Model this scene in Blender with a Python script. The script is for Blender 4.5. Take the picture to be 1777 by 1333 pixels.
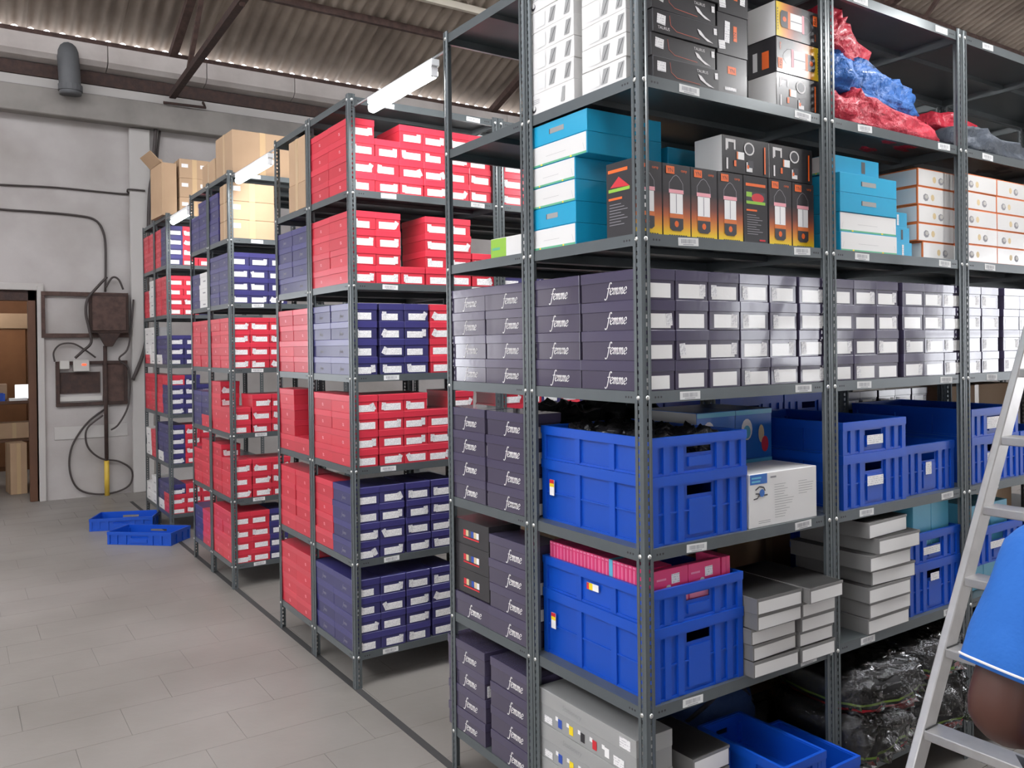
import bpy, bmesh, math, random
from mathutils import Vector, Matrix, noise

for _o in list(bpy.data.objects):
    bpy.data.objects.remove(_o, do_unlink=True)
SC = bpy.context.scene
COL = SC.collection
PI = math.pi

# ------------------------------------------------------------------ camera
_F, _YAW, _PITCH, _ROLL = 1451.25, 0.5911, -0.0035, -0.0123
_fw = Vector((math.sin(_YAW) * math.cos(_PITCH), math.cos(_YAW) * math.cos(_PITCH), math.sin(_PITCH)))
_rt = Vector((math.cos(_YAW), -math.sin(_YAW), 0))
_up = _rt.cross(_fw)
_r2 = _rt * math.cos(_ROLL) + _up * math.sin(_ROLL)
_u2 = -_rt * math.sin(_ROLL) + _up * math.cos(_ROLL)
cam_data = bpy.data.cameras.new('camera')
cam = bpy.data.objects.new('camera', cam_data)
COL.objects.link(cam)
cam.matrix_world = Matrix(((_r2.x, _u2.x, -_fw.x, -1.705), (_r2.y, _u2.y, -_fw.y, -1.8466),
                           (_r2.z, _u2.z, -_fw.z, 1.7484), (0, 0, 0, 1)))
cam_data.sensor_fit = 'HORIZONTAL'
cam_data.sensor_width = 36.0
cam_data.lens = _F * 36.0 / 1777.0
cam_data.shift_y = -62.4 / 1777.0
cam_data.clip_start = 0.05
cam_data.clip_end = 200
SC.camera = cam

# ------------------------------------------------------------------ world and exposure
w = bpy.data.worlds.new('sky')
SC.world = w
w.use_nodes = True
w.node_tree.nodes['Background'].inputs[0].default_value = (0.93, 0.95, 1.0, 1)
w.node_tree.nodes['Background'].inputs[1].default_value = 6.6
SC.view_settings.view_transform = 'Standard'
SC.view_settings.look = 'None'
SC.view_settings.gamma = 1.0
SC.view_settings.use_curve_mapping = False
SC.view_settings.exposure = 0.28
TUBE_POWER = 110.0

# ------------------------------------------------------------------ materials
def lin(h):
    h = h.lstrip('#')
    out = []
    for i in (0, 2, 4):
        c = int(h[i:i + 2], 16) / 255.0
        out.append(c / 12.92 if c <= 0.04045 else ((c + 0.055) / 1.055) ** 2.4)
    return (*out, 1.0)

M = {}
def mat(name, col, rough=0.5, metal=0.0, spec=0.5, coat=0.0, var=0.0, mott=None, bump=None, emit=0.0, alpha=None, trans=0.0, world=False):
    m = bpy.data.materials.new(name)
    m.use_nodes = True
    nt = m.node_tree
    b = nt.nodes['Principled BSDF']
    c = lin(col)
    b.inputs['Base Color'].default_value = c
    b.inputs['Roughness'].default_value = rough
    b.inputs['Metallic'].default_value = metal
    b.inputs['Specular IOR Level'].default_value = spec
    b.inputs['Coat Weight'].default_value = coat
    b.inputs['Coat Roughness'].default_value = 0.12
    if trans:
        b.inputs['Transmission Weight'].default_value = trans
    if alpha is not None:
        b.inputs['Alpha'].default_value = alpha
    if emit:
        b.inputs['Emission Color'].default_value = c
        b.inputs['Emission Strength'].default_value = emit
    last = None
    tc = None
    if mott or bump:
        tc = nt.nodes.new('ShaderNodeTexCoord')
    if mott:
        sc_, amt, col2 = mott
        n = nt.nodes.new('ShaderNodeTexNoise')
        n.inputs['Scale'].default_value = sc_
        n.inputs['Detail'].default_value = 6
        if world:
            gp = nt.nodes.new('ShaderNodeNewGeometry')
            nt.links.new(gp.outputs['Position'], n.inputs['Vector'])
        else:
            nt.links.new(tc.outputs['Object'], n.inputs['Vector'])
        r = nt.nodes.new('ShaderNodeValToRGB')
        r.color_ramp.elements[0].position = 0.38
        r.color_ramp.elements[1].position = 0.68
        r.color_ramp.elements[0].color = (0, 0, 0, 1)
        r.color_ramp.elements[1].color = (amt, amt, amt, 1)
        nt.links.new(n.outputs['Fac'], r.inputs['Fac'])
        mx = nt.nodes.new('ShaderNodeMix')
        mx.data_type = 'RGBA'
        mx.inputs[6].default_value = c
        mx.inputs[7].default_value = lin(col2)
        nt.links.new(r.outputs['Color'], mx.inputs[0])
        last = mx.outputs[2]
    if var:
        oi = nt.nodes.new('ShaderNodeObjectInfo')
        mr = nt.nodes.new('ShaderNodeMapRange')
        mr.inputs[3].default_value = 1 - var
        mr.inputs[4].default_value = 1 + var
        nt.links.new(oi.outputs['Random'], mr.inputs[0])
        hs = nt.nodes.new('ShaderNodeHueSaturation')
        hs.inputs['Color'].default_value = c
        if last:
            nt.links.new(last, hs.inputs['Color'])
        nt.links.new(mr.outputs[0], hs.inputs['Value'])
        last = hs.outputs['Color']
    if last:
        nt.links.new(last, b.inputs['Base Color'])
    if bump:
        n2 = nt.nodes.new('ShaderNodeTexNoise')
        n2.inputs['Scale'].default_value = bump[0]
        n2.inputs['Detail'].default_value = 5
        nt.links.new(tc.outputs['Object'], n2.inputs['Vector'])
        bp = nt.nodes.new('ShaderNodeBump')
        bp.inputs['Strength'].default_value = bump[1]
        bp.inputs['Distance'].default_value = bump[2] if len(bump) > 2 else 0.01
        nt.links.new(n2.outputs['Fac'], bp.inputs['Height'])
        nt.links.new(bp.outputs['Normal'], b.inputs['Normal'])
    M[name] = m
    return m

mat('steel', '#5e6466', 0.34, 0.3, 0.5, mott=(9, 0.25, '#4c5254'))
mat('bolt', '#d8d8d4', 0.3, 0.9)
mat('tag', '#dcdcda', 0.5)
mat('tag_print', '#9c9ca0', 0.6)
mat('red_card', '#c4303f', 0.42, coat=0.12, var=0.10)
mat('red_lid', '#cf3648', 0.36, coat=0.2, var=0.08)
mat('navy_card', '#353360', 0.42, coat=0.15, var=0.10)
mat('navy_lid', '#3b3870', 0.38, coat=0.2, var=0.08)
mat('plum_card', '#453f52', 0.17, coat=0.5, var=0.07, bump=(9, 0.10, 0.01))
mat('plum_lid', '#474158', 0.17, coat=0.5, var=0.07, bump=(9, 0.12, 0.01))
mat('paper', '#eceae8', 0.5, var=0.04)
mat('paper_glossy', '#e4e2df', 0.24, coat=0.6, var=0.04, bump=(10, 0.25, 0.01))
mat('ink_grey', '#8e8c90', 0.6)
mat('ink_dark', '#2c2a2e', 0.5)
mat('white_ink', '#dcd9d8', 0.5)
mat('pink_ink', '#e9a2ab', 0.5)
mat('crate_blue', '#0a4ab4', 0.38, coat=0.0, var=0.06)
mat('cyan_card', '#1d9fc8', 0.32, coat=0.3, var=0.05)
mat('white_card', '#dedcd9', 0.4, coat=0.2, var=0.03)
mat('green_stripe', '#5fae86', 0.4)
mat('yellow_ink', '#f0d21e', 0.45)
mat('orange_ink', '#e8661f', 0.45)
mat('amber_ink', '#e3932e', 0.45)
mat('brick_ink', '#b9543a', 0.45)
mat('black_card', '#2b292c', 0.34, coat=0.25, var=0.08)
mat('charcoal_ink', '#3c3a3f', 0.4)
mat('grey_card', '#9a9a98', 0.45, coat=0.1, var=0.05)
mat('grey_body', '#767472', 0.45, coat=0.1, var=0.06)
mat('silver_card', '#a9a9a7', 0.3, 0.25, coat=0.2)
mat('carton', '#b29476', 0.75, var=0.08, mott=(5, 0.3, '#a08264'))
mat('carton_inner', '#8d6a45', 0.8)
mat('tape', '#c2a47e', 0.3, coat=0.4)
mat('pink_card', '#e23f78', 0.35, coat=0.2, var=0.1)
mat('pink_pale', '#ee8fb0', 0.4)
mat('sky_card', '#5fb2cf', 0.35, coat=0.2, var=0.05)
mat('photo_blue', '#1f63b4', 0.3, coat=0.3)
mat('blue_ink', '#2b4da8', 0.45)
mat('red_ink', '#c92a35', 0.45)
mat('lime_ink', '#8dbb3c', 0.45)
mat('orange_card', '#d8743a', 0.45)
mat('gold_ink', '#d3bd93', 0.5)
mat('rust', '#54403a', 0.85, mott=(16, 0.7, '#372924'), bump=(40, 0.3))
mat('rust_dark', '#382b28', 0.85, mott=(18, 0.6, '#4d3830'), bump=(40, 0.3))
mat('asbestos', '#a39588', 0.95, var=0.05, mott=(1.6, 0.8, '#7d7066'), bump=(60, 0.15), world=True)
mat('sheet_light', '#d8cfbf', 0.7)
mat('wall_paint', '#aea9a6', 0.9, mott=(1.3, 0.75, '#928b86'), bump=(25, 0.12))
mat('wall_upper', '#bdb6b1', 0.9, mott=(2.2, 0.6, '#9a918b'), bump=(25, 0.15))
mat('beam_grey', '#8a8580', 0.8, mott=(3, 0.6, '#6f6a66'))
mat('plaster_trim', '#b0aca8', 0.9, mott=(3, 0.4, '#aaa5a0'))
mat('floor_base', '#6a6662', 0.9)
mat('floor_slab', '#8a8580', 0.42, var=0.02, mott=(0.9, 0.75, '#6d6862'), bump=(30, 0.06), world=True)
mat('joint_dark', '#3b3a3a', 0.8)
mat('cable', '#3a3230', 0.6)
mat('pipe_yellow', '#c9a83c', 0.5)
mat('duct_grey', '#58595b', 0.6, mott=(6, 0.5, '#444547'))
mat('lamp_white', '#ffffff', 0.4, emit=TUBE_POWER)
mat('lamp_body', '#dcdcdc', 0.4)
mat('wire', '#8d8d8d', 0.35, 0.8)
mat('aluminium', '#c4c2c0', 0.34, 0.75, mott=(20, 0.3, '#a5a3a1'))
mat('rubber', '#2a2a2a', 0.7)
mat('shirt', '#1f5fae', 0.85, bump=(8, 0.5, 0.03), mott=(4, 0.35, '#1b539b'))
mat('trousers', '#2d2f36', 0.85, bump=(160, 0.15, 0.004))
mat('skin', '#4a2a20', 0.5)
mat('hair', '#17120f', 0.6)
mat('nylon_red', '#c92c42', 0.5, coat=0.1, bump=(13, 1.0, 0.05))
mat('nylon_blue', '#2f6fc0', 0.5, coat=0.1, bump=(13, 1.0, 0.05))
mat('nylon_dark', '#454b54', 0.5, bump=(12, 0.8, 0.03))
mat('nylon_green', '#4c5a48', 0.5, bump=(12, 0.8, 0.03))
mat('navy_cloth', '#25406a', 0.7, bump=(14, 0.6, 0.02))
mat('poly_black', '#232224', 0.2, coat=0.7, bump=(22, 0.9, 0.02))
mat('poly_clear', '#8c8884', 0.1, coat=1.0, alpha=0.10, bump=(26, 1.0, 0.02))
mat('wood_dark', '#5a3a26', 0.6, mott=(4, 0.5, '#452b1c'))
mat('wood_mid', '#8a5c38', 0.6, mott=(4, 0.5, '#744a2b'))
mat('screen_white', '#f2f4f6', 0.4, emit=0.9)
mat('led_red', '#ff3b20', 0.4, emit=3.0)
mat('plastic_grey', '#b9b6b0', 0.5)

def crinkle_material():
    m = M['poly_clear']
    nt = m.node_tree
    b = nt.nodes['Principled BSDF']
    out = nt.nodes['Material Output']
    bump_ = b.inputs['Normal'].links[0].from_socket
    gl = nt.nodes.new('ShaderNodeBsdfGlossy'); gl.inputs['Roughness'].default_value = 0.16; gl.inputs['Color'].default_value = (0.9, 0.9, 0.9, 1)
    nt.links.new(bump_, gl.inputs['Normal'])
    tr = nt.nodes.new('ShaderNodeBsdfTransparent')
    fr = nt.nodes.new('ShaderNodeFresnel'); fr.inputs['IOR'].default_value = 1.7
    nt.links.new(bump_, fr.inputs['Normal'])
    mx = nt.nodes.new('ShaderNodeMixShader')
    nt.links.new(fr.outputs[0], mx.inputs[0]); nt.links.new(tr.outputs[0], mx.inputs[1]); nt.links.new(gl.outputs[0], mx.inputs[2])
    nt.links.new(mx.outputs[0], out.inputs['Surface'])
crinkle_material()
M['plum_card'].node_tree.nodes['Principled BSDF'].inputs['Coat Roughness'].default_value = 0.05
M['plum_lid'].node_tree.nodes['Principled BSDF'].inputs['Coat Roughness'].default_value = 0.05

def label_material(name, base, ink, rows):
    """white sticker with rows of tiny print"""
    m = mat(name, base, 0.45, coat=0.15)
    nt = m.node_tree
    b = nt.nodes['Principled BSDF']
    tc = nt.nodes.new('ShaderNodeTexCoord')
    sp = nt.nodes.new('ShaderNodeSeparateXYZ')
    nt.links.new(tc.outputs['Object'], sp.inputs[0])
    mu = nt.nodes.new('ShaderNodeMath'); mu.operation = 'MULTIPLY'; mu.inputs[1].default_value = rows
    nt.links.new(sp.outputs['Z'], mu.inputs[0])
    fr = nt.nodes.new('ShaderNodeMath'); fr.operation = 'FRACT'
    nt.links.new(mu.outputs[0], fr.inputs[0])
    g1 = nt.nodes.new('ShaderNodeMath'); g1.operation = 'GREATER_THAN'; g1.inputs[1].default_value = 0.62
    nt.links.new(fr.outputs[0], g1.inputs[0])
    n = nt.nodes.new('ShaderNodeTexNoise'); n.inputs['Scale'].default_value = 130; n.inputs['Detail'].default_value = 1
    nt.links.new(tc.outputs['Object'], n.inputs['Vector'])
    g2 = nt.nodes.new('ShaderNodeMath'); g2.operation = 'GREATER_THAN'; g2.inputs[1].default_value = 0.5
    nt.links.new(n.outputs['Fac'], g2.inputs[0])
    ml = nt.nodes.new('ShaderNodeMath'); ml.operation = 'MULTIPLY'
    nt.links.new(g1.outputs[0], ml.inputs[0]); nt.links.new(g2.outputs[0], ml.inputs[1])
    mx = nt.nodes.new('ShaderNodeMix'); mx.data_type = 'RGBA'
    mx.inputs[6].default_value = lin(base); mx.inputs[7].default_value = lin(ink)
    nt.links.new(ml.outputs[0], mx.inputs[0])
    nt.links.new(mx.outputs[2], b.inputs['Base Color'])
    return m
label_material('label_print', '#e9e7e6', '#c2c0c2', 130)
label_material('barcode_print', '#dddbdb', '#98969a', 260)

def stripe_material(name):
    m = mat(name, '#171617', 0.6)
    nt = m.node_tree
    b = nt.nodes['Principled BSDF']
    tc = nt.nodes.new('ShaderNodeTexCoord')
    sp = nt.nodes.new('ShaderNodeSeparateXYZ')
    nt.links.new(tc.outputs['Object'], sp.inputs[0])
    mu = nt.nodes.new('ShaderNodeMath'); mu.operation = 'MULTIPLY_ADD'
    mu.inputs[1].default_value = 3.2; mu.inputs[2].default_value = 0.5
    nt.links.new(sp.outputs['Z'], mu.inputs[0])
    r = nt.nodes.new('ShaderNodeValToRGB')
    r.color_ramp.interpolation = 'CONSTANT'
    e = r.color_ramp.elements
    e[0].position = 0; e[0].color = lin('#171617')
    e[1].position = 0.55; e[1].color = lin('#b2202c')
    for p, c in ((0.59, '#171617'), (0.63, '#6d8a30'), (0.66, '#171617'), (0.40, '#8e283a'), (0.43, '#171617'), (0.30, '#566c2a'), (0.33, '#171617')):
        k = e.new(p); k.color = lin(c)
    nt.links.new(mu.outputs[0], r.inputs['Fac'])
    nt.links.new(r.outputs['Color'], b.inputs['Base Color'])
stripe_material('striped_cloth')

# ------------------------------------------------------------------ mesh helpers
class MB:
    def __init__(s):
        s.v, s.f, s.m, s.mats = [], [], [], []
    def mi(s, m):
        if m not in s.mats:
            s.mats.append(m)
        return s.mats.index(m)
    def poly(s, pts, m):
        n = len(s.v)
        s.v += [tuple(p) for p in pts]
        s.f.append(tuple(range(n, n + len(pts))))
        s.m.append(s.mi(m))
        return s
    def box(s, x0, x1, y0, y1, z0, z1, m):
        n = len(s.v)
        s.v += [(x0, y0, z0), (x1, y0, z0), (x1, y1, z0), (x0, y1, z0), (x0, y0, z1), (x1, y0, z1), (x1, y1, z1), (x0, y1, z1)]
        for q in ((0, 3, 2, 1), (4, 5, 6, 7), (0, 1, 5, 4), (1, 2, 6, 5), (2, 3, 7, 6), (3, 0, 4, 7)):
            s.f.append(tuple(n + i for i in q)); s.m.append(s.mi(m))
        return s
    def hexa(s, b, t, m):
        n = len(s.v)
        s.v += [tuple(p) for p in b] + [tuple(p) for p in t]
        for q in ((0, 3, 2, 1), (4, 5, 6, 7), (0, 1, 5, 4), (1, 2, 6, 5), (2, 3, 7, 6), (3, 0, 4, 7)):
            s.f.append(tuple(n + i for i in q)); s.m.append(s.mi(m))
        return s
    def tube(s, path, r, m, n=8, caps=True):
        path = [Vector(p) for p in path]
        rs = r if isinstance(r, (list, tuple)) else [r] * len(path)
        base = len(s.v)
        up = Vector((0, 0, 1))
        prev = None
        for i, p in enumerate(path):
            a = path[max(i - 1, 0)]; b = path[min(i + 1, len(path) - 1)]
            t = (b - a).normalized()
            if prev is None:
                ref = up if abs(t.z) < 0.9 else Vector((1, 0, 0))
                u = t.cross(ref).normalized()
            else:
                u = (prev - t * prev.dot(t)).normalized()
            prev = u
            w_ = t.cross(u)
            for k in range(n):
                a_ = 2 * PI * k / n
                s.v.append(tuple(p + (u * math.cos(a_) + w_ * math.sin(a_)) * rs[i]))
        mi = s.mi(m)
        for i in range(len(path) - 1):
            for k in range(n):
                k2 = (k + 1) % n
                s.f.append((base + i * n + k, base + i * n + k2, base + (i + 1) * n + k2, base + (i + 1) * n + k)); s.m.append(mi)
        if caps:
            s.f.append(tuple(base + k for k in range(n))[::-1]); s.m.append(mi)
            s.f.append(tuple(base + (len(path) - 1) * n + k for k in range(n))); s.m.append(mi)
        return s
    def mesh(s, name, smooth=False, bevel=0.0):
        me = bpy.data.meshes.new(name)
        me.from_pydata(s.v, [], s.f)
        for m in s.mats:
            me.materials.append(M[m])
        me.polygons.foreach_set('material_index', s.m)
        bm = bmesh.new(); bm.from_mesh(me)
        bmesh.ops.recalc_face_normals(bm, faces=bm.faces) if not getattr(s, 'flat', False) else None
        if bevel:
            bmesh.ops.bevel(bm, geom=list(bm.edges), offset=bevel, segments=1, affect='EDGES', profile=0.5)
        bm.to_mesh(me); bm.free()
        if smooth:
            me.polygons.foreach_set('use_smooth', [True] * len(me.polygons))
        me.update()
        return me

def ob(name, me, parent=None, loc=(0, 0, 0), rot=(0, 0, 0)):
    o = bpy.data.objects.new(name, me)
    COL.objects.link(o)
    o.location = loc
    o.rotation_euler = rot
    if parent:
        o.parent = parent
    if 'print' in name:
        o['kind'] = 'stuff'
    return o
def empty(name, loc=(0, 0, 0), rz=0.0):
    o = bpy.data.objects.new(name, None)
    COL.objects.link(o)
    o.location = loc; o.rotation_euler = (0, 0, rz)
    o.empty_display_size = 0.05
    return o
def tag(o, label=None, cat=None, group=None, kind=None):
    if label: o['label'] = label
    if cat: o['category'] = cat
    if group: o['group'] = group
    if kind: o['kind'] = kind
    return o
CACHE = {}
def cached(key, fn):
    if key not in CACHE:
        CACHE[key] = fn()
    return CACHE[key]
def boxmesh(w_, d, h, m, bevel=0.0015):
    """box with its base centre at the origin of x/y min corner"""
    return cached(('box', round(w_, 4), round(d, 4), round(h, 4), m, bevel), lambda: MB().box(0, w_, 0, d, 0, h, m).mesh('box', bevel=bevel))
def smoothpath(pts, k=6):
    pts = [Vector(p) for p in pts]
    out = []
    for i in range(len(pts) - 1):
        p0 = pts[max(i - 1, 0)]; p1 = pts[i]; p2 = pts[i + 1]; p3 = pts[min(i + 2, len(pts) - 1)]
        for j in range(k):
            t = j / k
            out.append(0.5 * ((2 * p1) + (p2 - p0) * t + (2 * p0 - 5 * p1 + 4 * p2 - p3) * t * t + (3 * p1 - p0 - 3 * p2 + p3) * t ** 3))
    out.append(pts[-1])
    return out

# face-local print: (u, v) on the front (-Y) face or on the aisle (-X) face
def face_pt(face, u, v, off, size):
    w_, d, h = size
    if face == 'front':
        return (u, -off, v)
    if face == 'side':              # seen from -X: u runs from the far edge to the near edge
        return (-off, d - u, v)
    if face == 'top':
        return (u, v, h + off)
class Print:
    def __init__(s, face, size):
        s.mb = MB(); s.face = face; s.size = size; s.k = 0; s.mb.flat = False
    def poly(s, pts, m):
        s.k += 1
        s.mb.poly([face_pt(s.face, u, v, 0.0006 + 0.00012 * s.k, s.size) for u, v in pts], m)
        return s
    def rect(s, u0, v0, u1, v1, m):
        return s.poly([(u0, v0), (u1, v0), (u1, v1), (u0, v1)], m)
    def rrect(s, cu, cv, w_, h, ang, m):
        c, sn = math.cos(ang), math.sin(ang)
        return s.poly([(cu + x * c - y * sn, cv + x * sn + y * c) for x, y in ((-w_ / 2, -h / 2), (w_ / 2, -h / 2), (w_ / 2, h / 2), (-w_ / 2, h / 2))], m)
    def disc(s, cu, cv, ru, rv, m, n=14):
        return s.poly([(cu + ru * math.cos(2 * PI * i / n), cv + rv * math.sin(2 * PI * i / n)) for i in range(n)], m)
    def line(s, pts, wd, m):
        for (a, b) in zip(pts[:-1], pts[1:]):
            dx, dy = b[0] - a[0], b[1] - a[1]
            L = math.hypot(dx, dy) or 1
            nx, ny = -dy / L * wd / 2, dx / L * wd / 2
            s.poly([(a[0] - nx, a[1] - ny), (b[0] - nx, b[1] - ny), (b[0] + nx, b[1] + ny), (a[0] + nx, a[1] + ny)], m)
        return s
    def tris(s, tri_list, m):
        s.k += 1
        for t in tri_list:
            s.mb.poly([face_pt(s.face, u, v, 0.0006 + 0.00012 * s.k, s.size) for u, v in t], m)
        return s
    def text(s, string, u, v, height, m, ang=0.0, shear=0.0, xs=1.0):
        t = text_tris(string, shear)
        c, sn = math.cos(ang), math.sin(ang)
        return s.tris([[(u + (x * xs * c - y * sn) * height, v + (x * xs * sn + y * c) * height) for x, y in tr] for tr in t], m)
    def mesh(s, name='print'):
        return s.mb.mesh(name)
def text_tris(string, shear=0.0):
    def make():
        cu = bpy.data.curves.new('txt', 'FONT')
        cu.body = string; cu.size = 1.4; cu.shear = shear; cu.resolution_u = 3
        o = bpy.data.objects.new('txt', cu)
        COL.objects.link(o)
        bpy.context.view_layer.update()
        dg = bpy.context.evaluated_depsgraph_get()
        me = bpy.data.meshes.new_from_object(o.evaluated_get(dg))
        tr = [[(me.vertices[i].co.x, me.vertices[i].co.y) for i in p.vertices] for p in me.polygons]
        bpy.data.objects.remove(o, do_unlink=True)
        bpy.data.curves.remove(cu); bpy.data.meshes.remove(me)
        return tr
    return cached(('txt', string, shear), make)
def script_femme():
    """italic 'femme' drawn with a broad nib; quads in units of the x-height"""
    def make():
        glyph = {
            'f': ([[(1.02, 1.62), (0.92, 1.84), (0.72, 1.82), (0.58, 1.45), (0.42, 0.7), (0.26, -0.15), (0.08, -0.62), (-0.16, -0.72), (-0.3, -0.55)],
                   [(0.12, 0.95), (0.45, 1.0), (0.86, 1.0)]], 0.72),
            'e': ([[(0.12, 0.42), (0.45, 0.5), (0.68, 0.72), (0.62, 0.96), (0.4, 0.98), (0.18, 0.7), (0.1, 0.32), (0.26, 0.04), (0.5, 0.06), (0.74, 0.28)]], 0.78),
            'm': ([[(0.02, 0.82), (0.2, 0.98), (0.22, 0.7), (0.1, 0.0)], [(0.16, 0.4), (0.4, 0.9), (0.56, 0.96), (0.58, 0.7), (0.46, 0.0)],
                   [(0.52, 0.4), (0.78, 0.9), (0.94, 0.96), (0.96, 0.7), (0.86, 0.12), (0.96, 0.02), (1.12, 0.2)]], 1.16)}
        x = 0.3
        out = []
        for ch in 'femme':
            st, adv = glyph[ch]
            for line in st:
                p = smoothpath([(a + x + b * 0.12, b, 0) for a, b in line], 4)
                prev = None
                for i, q in enumerate(p):
                    a_ = p[max(i - 1, 0)]; b_ = p[min(i + 1, len(p) - 1)]
                    d = (b_ - a_).normalized()
                    ang = math.atan2(d.y, d.x)
                    hw = 0.035 + 0.075 * abs(math.sin(ang - math.radians(25)))
                    nrm = Vector((-d.y, d.x, 0)) * hw
                    cur = ((q.x - nrm.x, q.y - nrm.y), (q.x + nrm.x, q.y + nrm.y))
                    if prev:
                        out.append([prev[0], cur[0], cur[1], prev[1]])
                    prev = cur
            x += adv
        return out
    return cached('femme_script', make)
ORD = ['first', 'second', 'third', 'fourth', 'fifth', 'sixth', 'seventh', 'eighth', 'ninth', 'tenth']
random.seed(7)

# ================================================================== THE SETTING
YW = 9.27
fl = ob('floor', MB().box(-7, 16, -9, 13.2, -0.15, -0.003, 'floor_base').mesh('floor'))
tag(fl, kind='structure')
SLX, SLY = 0.65, 0.335
slab_me = boxmesh(SLX - 0.0016, SLY - 0.0016, 0.0125, 'floor_slab', 0.0)
rest = MB()
r_ = random.Random(3)
for iy in range(-26, 40):
    y = 0.26 + iy * SLY
    shift = [0.0, 0.24, 0.42][iy % 3]
    for ix in range(-11, 25):
        x = 0.26 - SLX * 2 + shift + ix * SLX - 0.001
        if x < -6.9 or x > 15.3 or y > 12.8 or y < -8.9:
            continue
        if -3.4 < x < 1.2 and 0.0 < y < 7.6:
            ob('slab', slab_me, fl, (x, y, -0.0125))
        else:
            rest.box(x, x + SLX - 0.003, y, y + SLY - 0.003, -0.0125, 0.0, 'floor_slab')
tag(ob('slab_field', rest.mesh('slab_field'), fl), kind='stuff')
ln = ob('trim_1', MB().box(-0.018, 0.018, 0.2, 8.6, 0.0002, 0.0016, 'joint_dark').mesh('line'))
tag(ln, 'dark strip along the floor at the aisle ends of the racks', kind='structure')

wb = MB()
wb.box(-7, -6.97, YW, YW + 0.22, 0, 4.9, 'wall_paint'); wb.box(-2.45, -2.05, YW, YW + 0.22, 0, 4.9, 'wall_paint')
wb.box(-6.97, -2.45, YW, YW + 0.22, 0, 1.15, 'wall_paint'); wb.box(-6.97, -2.45, YW, YW + 0.22, 2.75, 4.9, 'wall_paint')
wb.box(-0.87, 16, YW, YW + 0.22, 0, 4.9, 'wall_paint')
wb.box(-2.05, -0.87, YW, YW + 0.22, 2.45, 4.9, 'wall_paint')
wb.box(-7, 16, YW + 0.16, YW + 0.22, 4.9, 5.2, 'rust_dark')  # back of the recess, dark colour stands in for its shade
wb.box(-7, 16, 9.2, 9.235, 5.06, 5.42, 'wall_upper')
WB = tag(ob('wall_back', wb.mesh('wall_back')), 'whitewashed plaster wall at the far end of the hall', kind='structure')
ob('ledge', MB().box(-7, 16, YW - 0.10, YW + 0.16, 4.775, 4.9, 'plaster_trim').mesh('ledge'), WB)
ob('beam', MB().box(-7, 16, YW - 0.18, YW - 0.002, 4.47, 4.775, 'beam_grey').mesh('beam', bevel=0.01), WB)
ob('recess_shade_strip', MB().box(-7, 16, YW - 0.12, YW - 0.03, 4.905, 5.055, 'rust_dark').mesh('band'), WB)  # added dark strip, coloured to imitate the shade under the gutter
gm = MB()
def gut(x0, x1):
    pr_ = [(8.98, 5.33), (8.98, 5.14), (9.04, 5.09), (9.2, 5.06), (9.2, 5.33)]
    g = MB()
    a = [(x0, y, z) for y, z in pr_]; b = [(x1, y, z) for y, z in pr_]
    g.poly(a, 'wall_upper'); g.poly(b[::-1], 'wall_upper')
    for i in range(5):
        j = (i + 1) % 5
        g.poly([a[i], b[i], b[j], a[j]], 'wall_upper')
    return g.mesh('gutter_block', bevel=0.006)
gx = -6.9
while gx < 15:
    ob('gutter_block', cached('gut', lambda: gut(0, 1.12)), WB, (gx, 0, 0))
    gx += 1.13
tag(ob('trim_2', MB().box(0.13, 0.37, YW - 0.07, YW, 0, 4.46, 'plaster_trim').mesh('pilaster', bevel=0.008)), 'pale plaster pilaster running up the far wall', kind='structure')
tag(ob('trim_3', MB().box(-0.87, -0.80, YW - 0.03, YW + 0.2, 0, 2.5, 'plaster_trim').box(-2.05, -0.80, YW - 0.02, YW + 0.2, 2.45, 2.53, 'plaster_trim').mesh('door_surround', bevel=0.006)), 'pale plaster surround of the doorway', kind='structure')
df = MB().box(-0.96, -0.88, YW + 0.03, YW + 0.13, 0, 2.45, 'wood_dark').box(-2.04, -0.88, YW + 0.03, YW + 0.13, 2.33, 2.45, 'rust_dark')
tag(ob('door_1', df.mesh('door_frame', bevel=0.004)), 'dark wooden frame of the open doorway', kind='structure')
def pierced_wall(name, x0, x1, y0, y1, z1, holes, axis):
    """wall slab with rectangular openings; holes are (from, to, z0, z1) along the wall"""
    g = MB()
    def bx(a, b, c, d):
        if axis == 'y': g.box(x0, x1, a, b, c, d, 'wall_paint')
        else: g.box(a, b, y0, y1, c, d, 'wall_paint')
    s0, s1 = (y0, y1) if axis == 'y' else (x0, x1)
    last = s0
    for (a, b, c, d) in holes:
        bx(last, a, 0, z1)
        if c > 0: bx(a, b, 0, c)
        bx(a, b, d, z1)
        last = b
    bx(last, s1, 0, z1)
    return tag(ob(name, g.mesh(name)), kind='structure')
LW = [(-5.5, -4.0, 1.2, 2.8), (-2.0, -0.5, 1.2, 2.8), (1.5, 3.0, 1.2, 2.8), (5.0, 6.5, 1.2, 2.8)]
pierced_wall('wall_left', -7.2, -7.0, -9.0, 13.2, 5.6, LW, 'y')
pierced_wall('wall_right', 16.0, 16.2, -9.0, 9.4, 9.0, [(-8.2, -5.0, 0.3, 3.4)], 'y')
pierced_wall('wall_front', -7.0, 16.0, -9.2, -9.0, 5.6, [(-4.5, -2.5, 0.0, 2.6), (10.6, 14.2, 0.9, 3.2)], 'x')
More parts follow.
